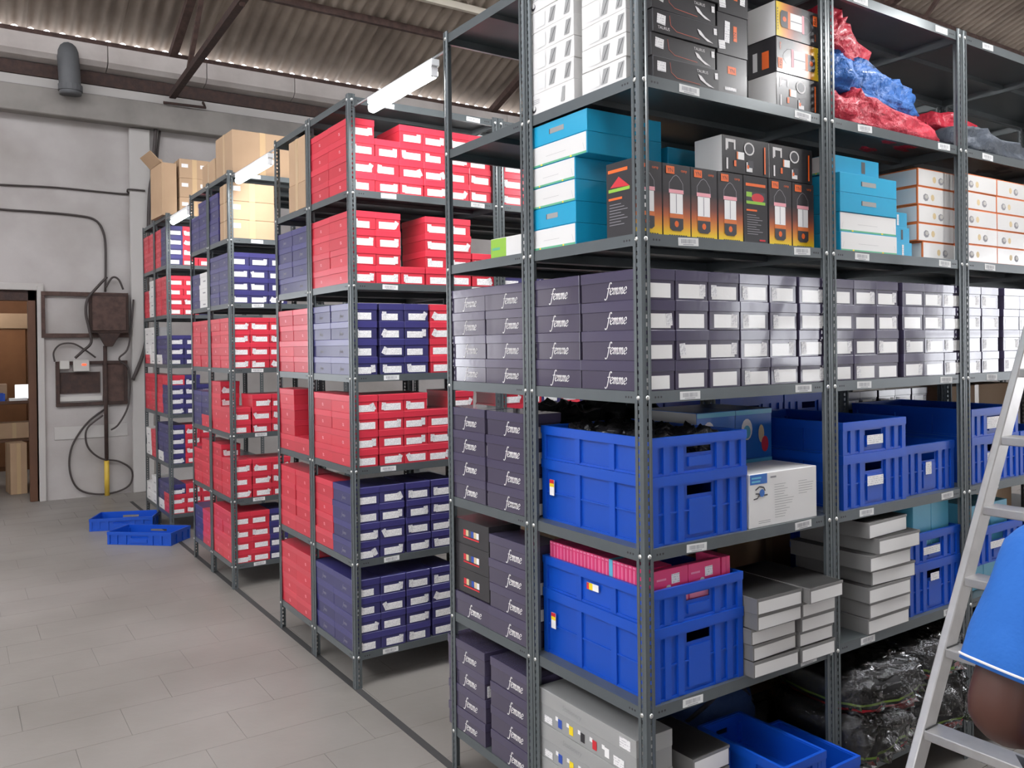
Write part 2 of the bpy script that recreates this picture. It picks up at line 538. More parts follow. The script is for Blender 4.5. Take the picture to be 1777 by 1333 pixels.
def window(n, c, half, z0, z1, axis, at):
    g = MB()
    def bx(a, b, c_, d):
        if axis == 'y': g.box(at - 0.03, at + 0.03, a, b, c_, d, 'wood_dark')
        else: g.box(a, b, at - 0.03, at + 0.03, c_, d, 'wood_dark')
    for k in range(4):
        u = c - half + (2 * half - 0.05) * k / 3
        bx(u, u + 0.05, z0, z1)
    for z in (z0, (z0 + z1) / 2, z1 - 0.05):
        bx(c - half, c + half, z, z + 0.05)
    tag(ob('window_%d' % n, g.mesh('window')), kind='structure')
for k, (a, b, c, d) in enumerate(LW):
    window(k + 1, (a + b) / 2, (b - a) / 2, c, d, 'y', -7.1)
window(5, -4.71, 2.26, 1.15, 2.75, 'x', YW + 0.11)
window(6, 12.4, 1.8, 0.9, 3.2, 'x', -9.1)
window(7, -6.6, 1.6, 0.3, 3.4, 'y', 16.1)
# the room behind the doorway
rm = MB().box(-2.35, 2.4, 13.0, 13.2, 0, 3.0, 'wood_mid').box(2.2, 2.4, YW + 0.22, 13.0, 0, 3.0, 'wall_paint').box(-2.45, -2.25, YW + 0.22, 13.0, 0, 3.0, 'wall_paint').box(-2.45, 2.4, YW + 0.22, 13.2, 3.0, 3.1, 'wall_upper')
tag(ob('wall_room', rm.mesh('wall_room')), 'walls of the store room behind the doorway', kind='structure')

# ---- roof
RS = math.tan(math.radians(21))
RA = math.radians(21)
def zroof(y):
    return 5.5 + RS * (9.2 - y) if y >= 0 else 5.5 + RS * (9.2 + y)
NP, PITCH, AMP = 6, 0.163, 0.028
def sheet_mesh(L):
    g = MB()
    N = NP * 8
    for s_ in range(2):
        for i in range(N + 1):
            x = i * PITCH / 8
            g.v.append((x, -s_ * L, AMP * math.sin(2 * PI * x / PITCH)))
    for i in range(N):
        g.f.append((i, i + 1, N + 2 + i, N + 1 + i)); g.m.append(g.mi('asbestos'))
    me = bpy.data.meshes.new('sheet')
    me.from_pydata(g.v, [], g.f)
    me.materials.append(M['asbestos'])
    bm = bmesh.new(); bm.from_mesh(me)
    bmesh.ops.solidify(bm, geom=list(bm.faces), thickness=0.006)
    bm.to_mesh(me); bm.free()
    me.polygons.foreach_set('use_smooth', [True] * len(me.polygons))
    return me
roof = tag(empty('ceiling'), 'corrugated cement sheet roof on rusty purlins', kind='structure')
SHL = 2.45
sm = sheet_mesh(SHL + 0.12)
cosA = math.cos(RA)
for side in (0, 1):
    for row in range(4):
        y0 = 9.27 - row * SHL * cosA
        for c in range(23):
            x = -6.8 + c * NP * PITCH
            dz = 0.008 * row + 0.002 * (c % 2)
            if side == 0:
                ob('roof_sheet', sm, roof, (x, y0, zroof(9.2) - RS * (y0 - 9.2) + dz), (-RA, 0, 0))
            elif row < 3:
                ob('roof_sheet', sm, roof, (x + NP * PITCH, -y0, zroof(9.2) - RS * (y0 - 9.2) + dz), (-RA, 0, PI))
for i, y in enumerate([9.17, 7.95, 7.42, 6.7, 5.5, 4.3, 3.1, 1.9, 0.7, -0.7, -2, -3.5, -5]):
    z = zroof(y) - AMP - 0.012
    h = 0.085
    if i == 0: z -= 0.036
    me = MB().box(-7, 16, y - 0.03, y + 0.03, z - h, z, 'sheet_light' if i == 2 else 'rust').mesh('purlin')
    o = ob('purlin', me, roof)
    if i == 2: tag(o, 'cream painted purlin')
def beam(a, b, w_, h, m, parent, name):
    a, b = Vector(a), Vector(b)
    t = (b - a).normalized()
    s_ = t.cross(Vector((0, 0, 1))).normalized() * w_ / 2
    u = s_.cross(t).normalized() * h / 2
    g = MB().hexa([a - s_ - u, a + s_ - u, a + s_ + u, a - s_ + u], [b - s_ - u, b + s_ - u, b + s_ + u, b - s_ + u], m)
    return ob(name, g.mesh(name), parent)
for k, tx in enumerate((0.62, 5.3, 10.0)):
    zb = 4.95
    tr = tag(empty('roof_truss', (tx, 9.1, 4.78)), ['rusty steel roof truss above the farthest rack corner', 'rusty steel roof truss over the middle of the hall', 'rusty steel roof truss at the far right of the hall'][k], 'roof truss', 'steel roof trusses')
    def P(y, z): return (0, y - 9.1, z - 4.78)
    beam(P(9.15, 5.35), P(0, zroof(0) - 0.25), 0.09, 0.09, 'rust', tr, 'rafter')
    beam(P(9.12, 4.9), P(0, 5.35), 0.075, 0.075, 'rust_dark', tr, 'tie_beam')
    beam(P(9.14, 4.78), P(9.14, 5.42), 0.09, 0.06, 'rust_dark', tr, 'post')
    beam(P(8.3, 4.92), P(7.2, zroof(7.2) - 0.25), 0.05, 0.05, 'rust', tr, 'web_strut')
    beam(P(6.1, 5.0), P(7.2, zroof(7.2) - 0.25), 0.05, 0.05, 'rust', tr, 'web_strut')
    beam(P(6.1, 5.05), P(4.0, zroof(4.0) - 0.25), 0.05, 0.05, 'rust', tr, 'web_strut')
hb = MB().tube([(0.5, 9.05, 4.78), (1.0, 9.05, 4.79), (1.0, 9.2, 4.9)], 0.018, 'rust_dark')
tag(ob('wall_hook', hb.mesh('hook')), 'thin rusty bracket rod on the beam below the roof truss', 'bracket')

# ---- things fixed on the far wall
vp = empty('vent_pipe', (-0.52, 9.0, 4.72))
path = smoothpath([(0, 0, -0.02), (-0.01, -0.01, 0.2), (-0.02, -0.01, 0.38), (-0.02, 0.06, 0.5), (-0.02, 0.2, 0.54), (-0.02, 0.3, 0.54)], 5)
ob('elbow', MB().tube(path, 0.115, 'duct_grey', 16).mesh('elbow', smooth=True), vp)
ob('collar', MB().tube([(0, 0, 0.02), (0, 0, 0.09)], 0.128, 'duct_grey', 16).mesh('collar'), vp)
tag(vp, 'grey elbow of a vent pipe rising from the beam to the wall', 'pipe')
def wall_tube(name, pts, r, m, label, cat, y=YW - 0.02, group=None, k=6):
    p = smoothpath([(a, y - (0.004 * i if len(pts) > 8 else 0), max(z, 0.012)) for i, (a, z) in enumerate(pts)], k)
    return tag(ob(name, MB().tube(p, r, m, 7).mesh(name, smooth=True)), label, cat, group)
g = 'cables on the far wall'
pth = [(-2.4, YW - 0.02, 3.61), (-1.22, YW - 0.02, 3.64), (-0.64, YW - 0.02, 3.66), (0.07, YW - 0.02, 3.65), (0.105, YW - 0.05, 3.68), (0.12, YW - 0.085, 3.70), (0.3, YW - 0.085, 3.70)]
tag(ob('cable', MB().tube(smoothpath(pth, 6), 0.011, 'cable', 7).mesh('cable', smooth=True)), 'upper black cable running level along the far wall', 'cable', g)
wall_tube('cable', [(-2.4, 3.38), (-1.22, 3.36), (-0.88, 3.36), (-0.46, 3.35), (-0.25, 3.31), (-0.16, 3.16), (-0.14, 2.91), (-0.15, 2.45)], 0.013, 'cable', 'lower black cable that turns down to the rusty switch box', 'cable', group=g)
wall_tube('cable', [(0.43, 4.47), (0.39, 3.94), (0.35, 3.65), (0.32, 2.86), (0.30, 2.08), (0.26, 1.73), (0.13, 1.38)], 0.022, 'cable', 'thick bundle of black cables down the wall pilaster', 'cable', YW - 0.1, group=g)
wall_tube('cable', [(0.49, 4.47), (0.455, 4.16), (0.43, 3.6), (0.41, 2.4)], 0.016, 'cable', 'black cable beside the thick cable bundle by the pilaster', 'cable', YW - 0.04, group=g)
wall_tube('cable', [(-0.15, 2.62), (-0.26, 2.49), (-0.36, 2.35), (-0.38, 2.18), (-0.35, 2.01), (-0.33, 1.84), (-0.42, 1.74), (-0.5, 1.66)], 0.016, 'cable', 'black cable bending round the left of the rusty switch box', 'cable', YW - 0.16, group=g)
wall_tube('cable', [(-0.15, 2.5), (-0.08, 2.62), (-0.01, 2.6), (0.04, 2.48)], 0.012, 'cable', 'short cable arching over the top of the rusty switch box', 'cable', YW - 0.08, group=g)
wall_tube('cable', [(-0.7, 1.62), (-0.71, 1.73), (-0.64, 1.82), (-0.51, 1.83), (-0.39, 1.76), (-0.27, 1.66)], 0.010, 'cable', 'thin cable arching over the grey meter on the board', 'cable', YW - 0.06, group=g)
wall_tube('cable', [(-0.16, 1.05), (-0.37, 0.88), (-0.53, 0.62), (-0.56, 0.35), (-0.48, 0.12), (-0.29, 0.03), (-0.07, 0.03), (0.09, 0.11), (0.11, 0.28), (-0.03, 0.4), (-0.22, 0.45), (-0.35, 0.57), (-0.39, 0.71), (-0.36, 0.84), (-0.2, 0.97)], 0.011, 'cable', 'cable hanging in a big loop around the yellow pipe', 'cable', YW - 0.02, group=g)
wall_tube('cable', [(0.15, 2.36), (0.09, 1.8), (-0.02, 1.64), (0.09, 1.5), (0.08, 1.1), (-0.03, 0.86), (-0.12, 0.79)], 0.011, 'cable', 'cable dropping right of the meter board', 'cable', YW - 0.10, group=g)
fr_ = empty('notice_frame', (-0.36, YW - 0.02, 1.9))
for (x0, x1, z0, z1) in ((-0.47, 0.46, 0.49, 0.54), (-0.47, 0.46, 0.0, 0.05)):
    ob('rail', MB().box(x0, x1, -0.03, 0.015, z0, z1, 'rust').mesh('rail', bevel=0.003), fr_)
for x0 in (-0.47, 0.42):
    ob('stile', MB().box(x0, x0 + 0.04, -0.03, 0.015, 0.05, 0.49, 'rust').mesh('stile', bevel=0.003), fr_)
tag(fr_, 'empty rusty angle iron frame beside the doorway', 'frame')
sw = empty('switch_box', (-0.12, YW - 0.05, 1.92))
ob('housing', MB().box(-0.22, 0.21, -0.08, 0.0, 0.03, 0.5, 'rust_dark').mesh('housing', bevel=0.01), sw)
ob('cover', MB().box(-0.19, 0.18, -0.10, -0.08, 0.06, 0.47, 'rust').mesh('cover', bevel=0.006), sw)
ob('funnel', MB().hexa([(-0.05, -0.06, -0.13), (0.03, -0.06, -0.13), (0.03, -0.02, -0.13), (-0.05, -0.02, -0.13)], [(-0.13, -0.08, 0.03), (0.12, -0.08, 0.03), (0.12, 0, 0.03), (-0.13, 0, 0.03)], 'rust_dark').mesh('funnel', bevel=0.005), sw)
tag(sw, 'rusty brown switch box mounted over the iron frame', 'switch box')
bd = empty('meter_board', (-0.32, YW, 1.09))
for (x0, x1, z0, z1, nm) in ((-0.37, 0.40, 0.49, 0.53, 'rail'), (-0.37, 0.40, 0.0, 0.04, 'rail'), (-0.37, -0.33, 0.04, 0.49, 'stile'), (0.36, 0.40, 0.04, 0.49, 'stile')):
    ob(nm, MB().box(x0, x1, -0.045, 0, z0, z1, 'rust_dark').mesh(nm, bevel=0.003), bd)
ob('panel', MB().box(-0.33, 0.1, -0.02, -0.001, 0.15, 0.4, 'rust_dark').mesh('panel'), bd)
ob('panel', MB().box(0.13, 0.36, -0.03, -0.001, 0.04, 0.49, 'rust').mesh('panel'), bd)
ob('shelf_strip', MB().box(-0.33, 0.12, -0.03, -0.001, 0.06, 0.11, 'plastic_grey').mesh('strip'), bd)
for (x0, z0, w_, h) in ((-0.33, 0.44, 0.1, 0.1), (-0.19, 0.41, 0.17, 0.14)):
    mm = ob('meter', MB().box(x0, x0 + w_, -0.09, -0.02, z0, z0 + h, 'plastic_grey').mesh('meter', bevel=0.006), bd)
ob('indicator_lamp', MB().box(-0.1, -0.055, -0.095, -0.088, 0.48, 0.5, 'led_red').mesh('lamp'), bd)
tag(bd, 'dark meter board with two grey meters and a red indicator', 'meter board')
pp = empty('conduit_pipe', (-0.165, YW - 0.05, 0))
ob('lower_pipe', MB().tube([(0, 0, 0.0), (0, 0, 0.42)], 0.028, 'pipe_yellow', 10).mesh('p', smooth=True), pp)
ob('upper_pipe', MB().tube([(0, 0, 0.42), (0, 0, 1.8)], 0.022, 'rust_dark', 10).mesh('p', smooth=True), pp)
tag(pp, 'vertical conduit pipe on the wall, yellow at its foot', 'pipe')
tag(ob('wall_board', MB().box(-0.71, 0.08, YW - 0.012, YW - 0.0005, 0.70, 0.85, 'plaster_trim').mesh('b', bevel=0.004)), 'shallow pale plaster patch under the meter board', 'plaster patch')

# ================================================================== RACKS
H0, S = 0.1609, 0.475
BW, BD = 0.908, 0.59
ROWS = [(0.0, 0.0), (-0.012, 2.142), (-0.026, 4.3155), (0.002, 6.541)]
ROWN = ['nearest', 'second', 'third', 'farthest']
SHELFN = ['lowest', 'second', 'third', 'fourth', 'fifth', 'sixth', 'top']
LIP = 0.036
def zs(L): return H0 + S * L + LIP / 2
POSTH = H0 + 6 * S + 0.03
def strip_holes(mb, org, du, dv, wid, length, holes, hw, hh, m):
    """flat strip along dv with a column of slots; org + u*du + v*dv"""
    o, du, dv = Vector(org), Vector(du), Vector(dv)
    def q(u0, u1, v0, v1):
        mb.poly([o + du * u0 + dv * v0, o + du * u1 + dv * v0, o + du * u1 + dv * v1, o + du * u0 + dv * v1], m)
    c = wid / 2
    vs = sorted(holes)
    q(0, c - hw, 0, length); q(c + hw, wid, 0, length)
    last = 0
    for v in vs:
        q(c - hw, c + hw, last, v - hh); last = v + hh
    q(c - hw, c + hw, last, length)
def post_mesh():
    g = MB()
    hs = [0.02 + 0.0238 * i for i in range(int((POSTH - 0.03) / 0.0238))]
    strip_holes(g, (0, 0, 0), (1, 0, 0), (0, 0, 1), 0.036, POSTH, hs, 0.0038, 0.0062, 'steel')
    strip_holes(g, (0, 0, 0), (0, 1, 0), (0, 0, 1), 0.036, POSTH, hs, 0.0038, 0.0062, 'steel')
    me = bpy.data.meshes.new('post')
    me.from_pydata(g.v, [], g.f)
    me.materials.append(M['steel'])
    bm = bmesh.new(); bm.from_mesh(me)
    # turn both flanges the same way round, then give them thickness towards the inside of the angle
    for f in bm.faces:
        n = f.normal
        if abs(n.y) > 0.5 and n.y > 0: f.normal_flip()
        if abs(n.x) > 0.5 and n.x > 0: f.normal_flip()
    bmesh.ops.remove_doubles(bm, verts=bm.verts, dist=1e-5)
    bmesh.ops.solidify(bm, geom=list(bm.faces), thickness=0.0022)
    bm.to_mesh(me); bm.free()
    return me
POST = post_mesh()
def shelf_mesh():
    g = MB()
    w_, d = BW - 0.012, BD - 0.012
    x0, y0 = 0.004, 0.004
    g.box(x0, x0 + w_, y0, y0 + d, LIP / 2 - 0.0015, LIP / 2, 'steel')
    for (a, b, c, e) in ((x0, x0 + w_, y0, y0 + 0.0015), (x0, x0 + w_, y0 + d - 0.0015, y0 + d), (x0, x0 + 0.0015, y0, y0 + d), (x0 + w_ - 0.0015, x0 + w_, y0, y0 + d)):
        g.box(a, b, c, e, -LIP / 2, LIP / 2 - 0.0015, 'steel')
    g.box(x0, x0 + w_, y0 + 0.0015, y0 + 0.014, -LIP / 2, -LIP / 2 + 0.0015, 'steel')
    g.box(x0, x0 + w_, y0 + d - 0.014, y0 + d - 0.0015, -LIP / 2, -LIP / 2 + 0.0015, 'steel')
    # stiffening channel under the tray
    g.box(x0 + 0.002, x0 + w_ - 0.002, d / 2 - 0.02, d / 2 + 0.02, -0.004, LIP / 2 - 0.002, 'steel')
    for s_ in (0.055, 0.067, 0.079, w_ - 0.05, w_ - 0.062, w_ - 0.074):
        g.tube([(s_, y0 - 0.0004, 0), (s_, y0 + 0.0003, 0)], 0.0036, 'ink_dark', 6)
        if s_ < 0.1:
            g.tube([(x0 - 0.0004, s_, 0), (x0 + 0.0003, s_, 0)], 0.0036, 'ink_dark', 6)
    return g.mesh('shelf')
SHELF = shelf_mesh()
def bolts_mesh():
    g = MB()
    for L in range(7):
        z = H0 + L * S
        for (p, d) in (((0.018, 0, z), (0, -1, 0)), ((0, 0.018, z), (-1, 0, 0))):
            p, d = Vector(p), Vector(d)
            g.tube([p, p + d * 0.003, p + d * 0.005], [0.0078, 0.0074, 0.0045], 'bolt', 8)
    return g.mesh('bolts', smooth=True)
BOLTS = bolts_mesh()
def tag_mesh():
    g = MB().box(0, 0.088, -0.0008, 0, -0.0125, 0.0125, 'tag')
    r = random.Random(5)
    x = 0.012
    while x < 0.076:
        wd = r.choice((0.0012, 0.002, 0.003))
        g.poly([(x, -0.001, -0.005), (x + wd, -0.001, -0.005), (x + wd, -0.001, 0.008), (x, -0.001, 0.008)], 'tag_print')
        x += wd + r.choice((0.0012, 0.002))
    g.poly([(0.02, -0.001, -0.010), (0.066, -0.001, -0.010), (0.066, -0.001, -0.0075), (0.02, -0.001, -0.0075)], 'tag_print')
    return g.mesh('shelf_tag')
TAG = tag_mesh()
def rack(row, half, bay):
    X, Y = ROWS[row]
    x0 = X + bay * BW
    y0 = Y + (BD if half else 0)
    hn = 'rear' if half else 'front'
    bn = ['aisle end', 'second bay', 'third bay', 'fourth bay', 'fifth bay'][bay]
    r = empty('slotted_angle_rack', (x0, y0, 0))
    tag(r, 'grey slotted angle rack, %s of %s row, %s half' % (bn, ROWN[row], hn), 'rack', 'grey slotted angle racks')
    w_, d = BW - 0.004, BD - 0.004
    for (px, py, rz) in ((0, 0, 0), (w_, 0, PI / 2), (w_, d, PI), (0, d, -PI / 2)):
        p = ob('post', POST, r, (px, py, 0), (0, 0, rz))
        if row < 3 and not (px > 0 and half) and not (py > 0 and bay > 0):
            tag(ob('bolts', BOLTS, p), kind='stuff')
    for L in range(7):
        s_ = ob('shelf', SHELF, r, (0, 0, H0 + L * S))
        if half == 0 and row < 3:
            rr = random.Random(row * 100 + bay * 10 + L)
            ob('shelf_tag', TAG, s_, (0.15 + 0.03 * rr.random(), 0.0035, 0.0), (0, (rr.random() - 0.5) * 0.08, 0))
            if row < 2:
                ob('shelf_tag', TAG, s_, (0.70 + 0.03 * rr.random(), 0.0035, 0.0), (0, (rr.random() - 0.5) * 0.08, 0))
    return r
for (row, half, bay) in ((0, 0, 0), (0, 0, 1), (0, 0, 2), (0, 0, 3), (0, 0, 4), (0, 1, 0), (0, 1, 1), (0, 1, 2), (0, 1, 3), (0, 1, 4), (1, 0, 0), (1, 0, 1), (1, 1, 0), (1, 1, 1), (2, 0, 0), (2, 0, 1), (2, 1, 0), (3, 0, 0), (3, 1, 0)):
    rack(row, half, bay)

# ---- tube lights bridging the aisles on thin rods
def tube_light(x, y0, y1, z, label, lx=0.0, rod=None):
    t = empty('tube_light', (x, (y0 + y1) / 2, z))
    a, b = y0 - (y0 + y1) / 2, y1 - (y0 + y1) / 2
    ob('tube', MB().tube([(0, a, 0), (0, b, 0)], 0.024, 'lamp_white', 12).mesh('tube', smooth=False), t)
    ob('batten', MB().box(-0.02, 0.02, a - 0.02, b + 0.02, 0.024, 0.055, 'lamp_body').mesh('batten', bevel=0.003), t)
    for e in (a, b):
        s_ = -1 if e == a else 1
        ob('end_cap', MB().box(-0.017, 0.017, e - 0.012, e + 0.012, -0.02, 0.024, 'lamp_body').mesh('cap', bevel=0.003), t)
    if rod:
        ob('rod', MB().tube([(0, rod[0] - (y0 + y1) / 2, 0.062), (0, rod[1] - (y0 + y1) / 2, 0.062)], 0.006, 'wire', 6).mesh('rod'), t)
    tag(t, label, 'light', 'tube lights across the aisles')
tube_light(0.02, 1.30, 1.92, 2.915, 'glowing white tube light over the aisle behind the nearest rack', rod=(1.16, 2.16))
tube_light(0.0, 3.44, 4.14, 2.935, 'glowing white tube light between the second and third racks', rod=(3.3, 4.33))
tube_light(0.0, 5.64, 6.24, 2.915, 'glowing white tube light between the third and farthest racks', rod=(5.48, 6.56))
tube_light(1.9, -1.1, -0.3, 3.15, 'glowing white tube light farther along in front of the nearest rack', rod=(-1.2, 0.02))
tube_light(1.79, 1.30, 1.92, 2.93, 'glowing white tube light deep in the aisle behind nearest rack', rod=(1.16, 2.16))
tube_light(1.79, 3.44, 4.14, 2.93, 'glowing white tube light deep between second and third racks', rod=(3.3, 4.33))
tube_light(-1.6, 11.2, 12.0, 2.9, 'unseen tube light added to brighten the store room', rod=(11.0, 12.2))  # lamp out of view, added to light the room behind the doorway

# ================================================================== SHOE BOXES
SW, SL, SHH = 0.139, 0.281, 0.0925
LIDH = 0.034
KIND = {
    'red': dict(body='red_card', lid='red_lid', name='red_shoe_box', word='red'),
    'navy': dict(body='navy_card', lid='navy_lid', name='navy_shoe_box', word='navy'),
    'plum': dict(body='plum_card', lid='plum_lid', name='plum_shoe_box', word='plum'),
    'white': dict(body='white_card', lid='white_card', name='white_shoe_box', word='white'),
}
def lid_mesh(m):
    def make():
        e = 0.0022
        g = MB().box(-e, SW + e, -e, SL + e, SHH - LIDH, SHH, m)
        return g.mesh('lid', bevel=0.0016)
    return cached(('lid', m), make)
def body_mesh(m):
    return cached(('sbody', m), lambda: MB().box(0, SW, 0, SL, 0, SHH - 0.003, m).mesh('body', bevel=0.0012))
def label_mesh(v, m):
    def make():
        g = MB()
        if m == 'paper_glossy':
            u0, u1, v0, v1 = [(0.012, 0.122, 0.006, 0.05), (0.016, 0.128, 0.005, 0.047), (0.02, 0.128, 0.007, 0.05), (0.010, 0.118, 0.005, 0.046)][v]
        else: u0, u1, v0, v1 = [(0.016, 0.108, 0.008, 0.044), (0.022, 0.122, 0.007, 0.042), (0.028, 0.124, 0.009, 0.045), (0.012, 0.104, 0.006, 0.040)][v]
        g.box(u0, u1, -0.0008, 0.0005, v0, v1, m)
        return g.mesh('label')
    return cached(('slabel', v, m), make)
def sticker_mesh():
    return cached('sticker', lambda: MB().box(-0.012, 0.012, -0.0018, -0.0008, -0.019, 0.019, 'barcode_print').mesh('barcode_sticker'))
def logo_mesh(kind):
    def make():
        p = Print('side', (SW, SL, SHH))
        if kind == 'plum':
            x0, z0, k = 0.118, 0.020, 0.0205
            p.tris([[(x0 + a * k, z0 + b * k) for a, b in t] for t in script_femme()], 'white_ink')
        elif kind == 'red':
            u, v = 0.15, 0.030
            p.disc(u, v, 0.0075, 0.0085, 'pink_ink', 10)
            p.disc(u - 0.001, v - 0.001, 0.0035, 0.0045, 'red_card', 8)
            p.rect(u + 0.006, v - 0.008, u + 0.016, v - 0.003, 'pink_ink')
            p.rect(u + 0.008, v + 0.001, u + 0.014, v + 0.006, 'pink_ink')
        elif kind == 'navy':
            x0, z0, k = 0.115, 0.022, 0.0115
            p.tris([[(x0 + a * k, z0 + b * k) for a, b in t] for t in script_femme()], 'ink_grey')
        else:
            p.rect(0.1, 0.02, 0.18, 0.03, 'ink_grey')
        return p.mesh('logo')
    return cached(('logo', kind), make)
rb = random.Random(11)
NBOX = [0]
def shoe_box(kind, x, y, z, label, group, front=True, side=False, jit=1.0, upright=False, flip=False):
    K = KIND[kind]
    NBOX[0] += 1
    rz = (rb.random() - 0.5) * 0.022 * jit
    o = ob(K['name'], body_mesh(K['body']), None, (x + (rb.random() - 0.5) * 0.003 * jit, y + (rb.random() - 0.5) * 0.006 * jit, z), (0, 0, rz))
    tag(o, label, 'shoe box', group)
    ob('lid', lid_mesh(K['lid']), o)
    if front:
        v = rb.randrange(4)
        lm = 'paper_glossy' if kind == 'plum' else 'label_print'
        ob('label', label_mesh(v, lm), o)
        if rb.random() < (0.7 if kind == 'plum' else 0.9):
            tilt = rb.choice((0, 0, 0.08, -0.1, 0.5 if kind != 'plum' else 0.1, -0.45 if kind != 'plum' else 0))
            u = rb.choice((0.024, 0.026, 0.112, 0.116))
            ob('barcode_sticker', sticker_mesh(), o, (u, 0, 0.032), (0, tilt, 0))
    if side:
        ob('logo', logo_mesh(kind), o)
    if upright:
        pass
    return o
LAYN = {1: ['only'], 2: ['bottom', 'top'], 3: ['bottom', 'middle', 'top'], 4: ['bottom', 'second', 'third', 'top'], 5: ['bottom', 'second', 'third', 'fourth', 'top']}
SHORT = ['lowest', 'second', 'third', 'fourth', 'fifth', 'sixth', 'top']
def front_cols(row, L, cols, bay=0, x0=0.008, pitch=0.1425, y=0.012, skip_side=False):
    """cols: list of (kind or [kinds bottom-up], layers[, x override])"""
    X, Y = ROWS[row]
    X += bay * BW
    for k, c in enumerate(cols):
        if c is None:
            continue
        kinds, n = c[0], c[1]
        x = c[2] if len(c) > 2 else x0 + k * pitch
        for l in range(n):
            kd = kinds if isinstance(kinds, str) else kinds[min(l, len(kinds) - 1)]
            where = ('at the corner post' if k == 0 else '%s from the corner post' % ORD[k]) if bay == 0 else '%s from left of %s bay' % (ORD[k], ORD[bay])
            lab = '%s shoe box, %s layer, %s, %s shelf, %s rack row' % (KIND[kd]['word'], LAYN[n][l], where, SHORT[L], ROWN[row])
            shoe_box(kd, X + x, Y + y, zs(L) + l * SHH, lab, '%s shoe boxes in the %s rack row' % (KIND[kd]['word'], ROWN[row]), True, bay == 0 and k == 0)
def end_stack(row, half, j, L, kinds, n, y=None, x0=0.008):
    """stack seen on the aisle end; half 0 = front unit (j must be 1), half 1 = rear unit"""
    X, Y = ROWS[row]
    yy = y if y is not None else (half * BD + 0.012 + j * 0.287)
    for l in range(n):
        kd = kinds if isinstance(kinds, str) else kinds[min(l, len(kinds) - 1)]
        if half == 0:
            where = 'behind the corner stack'
        else:
            where = 'rear half near stack' if j == 0 else 'rear half far stack'
        lab = '%s box, %s layer, aisle end, %s, %s shelf, %s rack' % (KIND[kd]['word'], LAYN[n][l], where, SHORT[L], ROWN[row])
        shoe_box(kd, X + x0, Y + yy, zs(L) + l * SHH, lab, '%s shoe boxes in the %s rack row' % (KIND[kd]['word'], ROWN[row]), rb.random() < 0.6, True)

# ---- nearest row
front_cols(0, 3, [('plum', 4), ('plum', 4), ('plum', 4), ('plum', 4), ('plum', 4, 0.592), ('plum', 4, 0.748)], x0=0.006, pitch=0.1465)
end_stack(0, 0, 1, 3, 'plum', 4, y=0.303)
front_cols(0, 3, [('plum', 4, 0.012), ('plum', 4, 0.155), ('plum', 4, 0.297), ('plum', 4, 0.475), ('plum', 4, 0.622), ('plum', 4, 0.765)], bay=1)
front_cols(0, 3, [('plum', 4, 0.012), ('plum', 4, 0.16), ('plum', 4, 0.345), ('plum', 4, 0.49), ('plum', 4, 0.635)], bay=2)
end_stack(0, 1, 0, 3, 'plum', 4); end_stack(0, 1, 1, 3, 'plum', 4)
end_stack(0, 1, 0, 2, 'plum', 4); end_stack(0, 1, 1, 2, 'plum', 4, y=BD + 0.312)
end_stack(0, 1, 0, 1, 'plum', 4); end_stack(0, 1, 1, 1, 'plum', 1, y=BD + 0.295)
end_stack(0, 1, 0, 0, 'plum', 4); end_stack(0, 1, 1, 0, 'plum', 4, y=BD + 0.335)

front_cols(0, 2, [('plum', 4, 0.05 + 0.15 * k) for k in range(5)], bay=2, y=BD + 0.03)
# ---- second row
front_cols(1, 2, [('red', 4), ('red', 4), ('navy', 4), ('red', 4), ('navy', 4), ('red', 4)], bay=1)
front_cols(1, 5, [('red', 4), ('red', 3), ('red', 4), ('red', 4), ('red', 4), ('red', 4)])
front_cols(1, 4, [('red', 4), ('red', 4), ('red', 1), ('red', 4, 0.44), ('red', 4, 0.583), ('red', 2, 0.735)])
front_cols(1, 3, [('navy', 4), ('navy', 4, 0.165), ('navy', 4, 0.308), ('red', 4, 0.462), ('red', 4, 0.61)])
front_cols(1, 2, [('red', 4), ('red', 4, 0.155), ('red', 4, 0.298), ('red', 3, 0.44), ('red', 4, 0.59)])
front_cols(1, 1, [('navy', 4), ('navy', 4, 0.152), ('navy', 4, 0.306), ('navy', 4, 0.456)])
front_cols(1, 0, [('navy', 4), ('navy', 4, 0.152), ('navy', 4, 0.300), ('navy', 4, 0.456)])
front_cols(1, 5, [('red', 4, 0.03), ('red', 4, 0.175)], bay=1)
front_cols(1, 4, [('navy', 2, 0.03), ('navy', 2, 0.175)], bay=1)
for L, kd, n in ((5, 'red', 4), (4, 'red', 4), (3, 'navy', 4), (2, 'red', 4), (1, 'red', 4), (0, 'navy', 4)):
    end_stack(1, 0, 1, L, kd, n)
for L, a, na, b, nb in ((4, 'navy', 4, 'navy', 4), (3, 'red', 4, 'red', 4), (2, 'red', 1, 'red', 4), (1, 'red', 4, 'red', 4), (0, 'red', 4, 'red', 4)):
    end_stack(1, 1, 0, L, a, na); end_stack(1, 1, 1, L, b, nb)
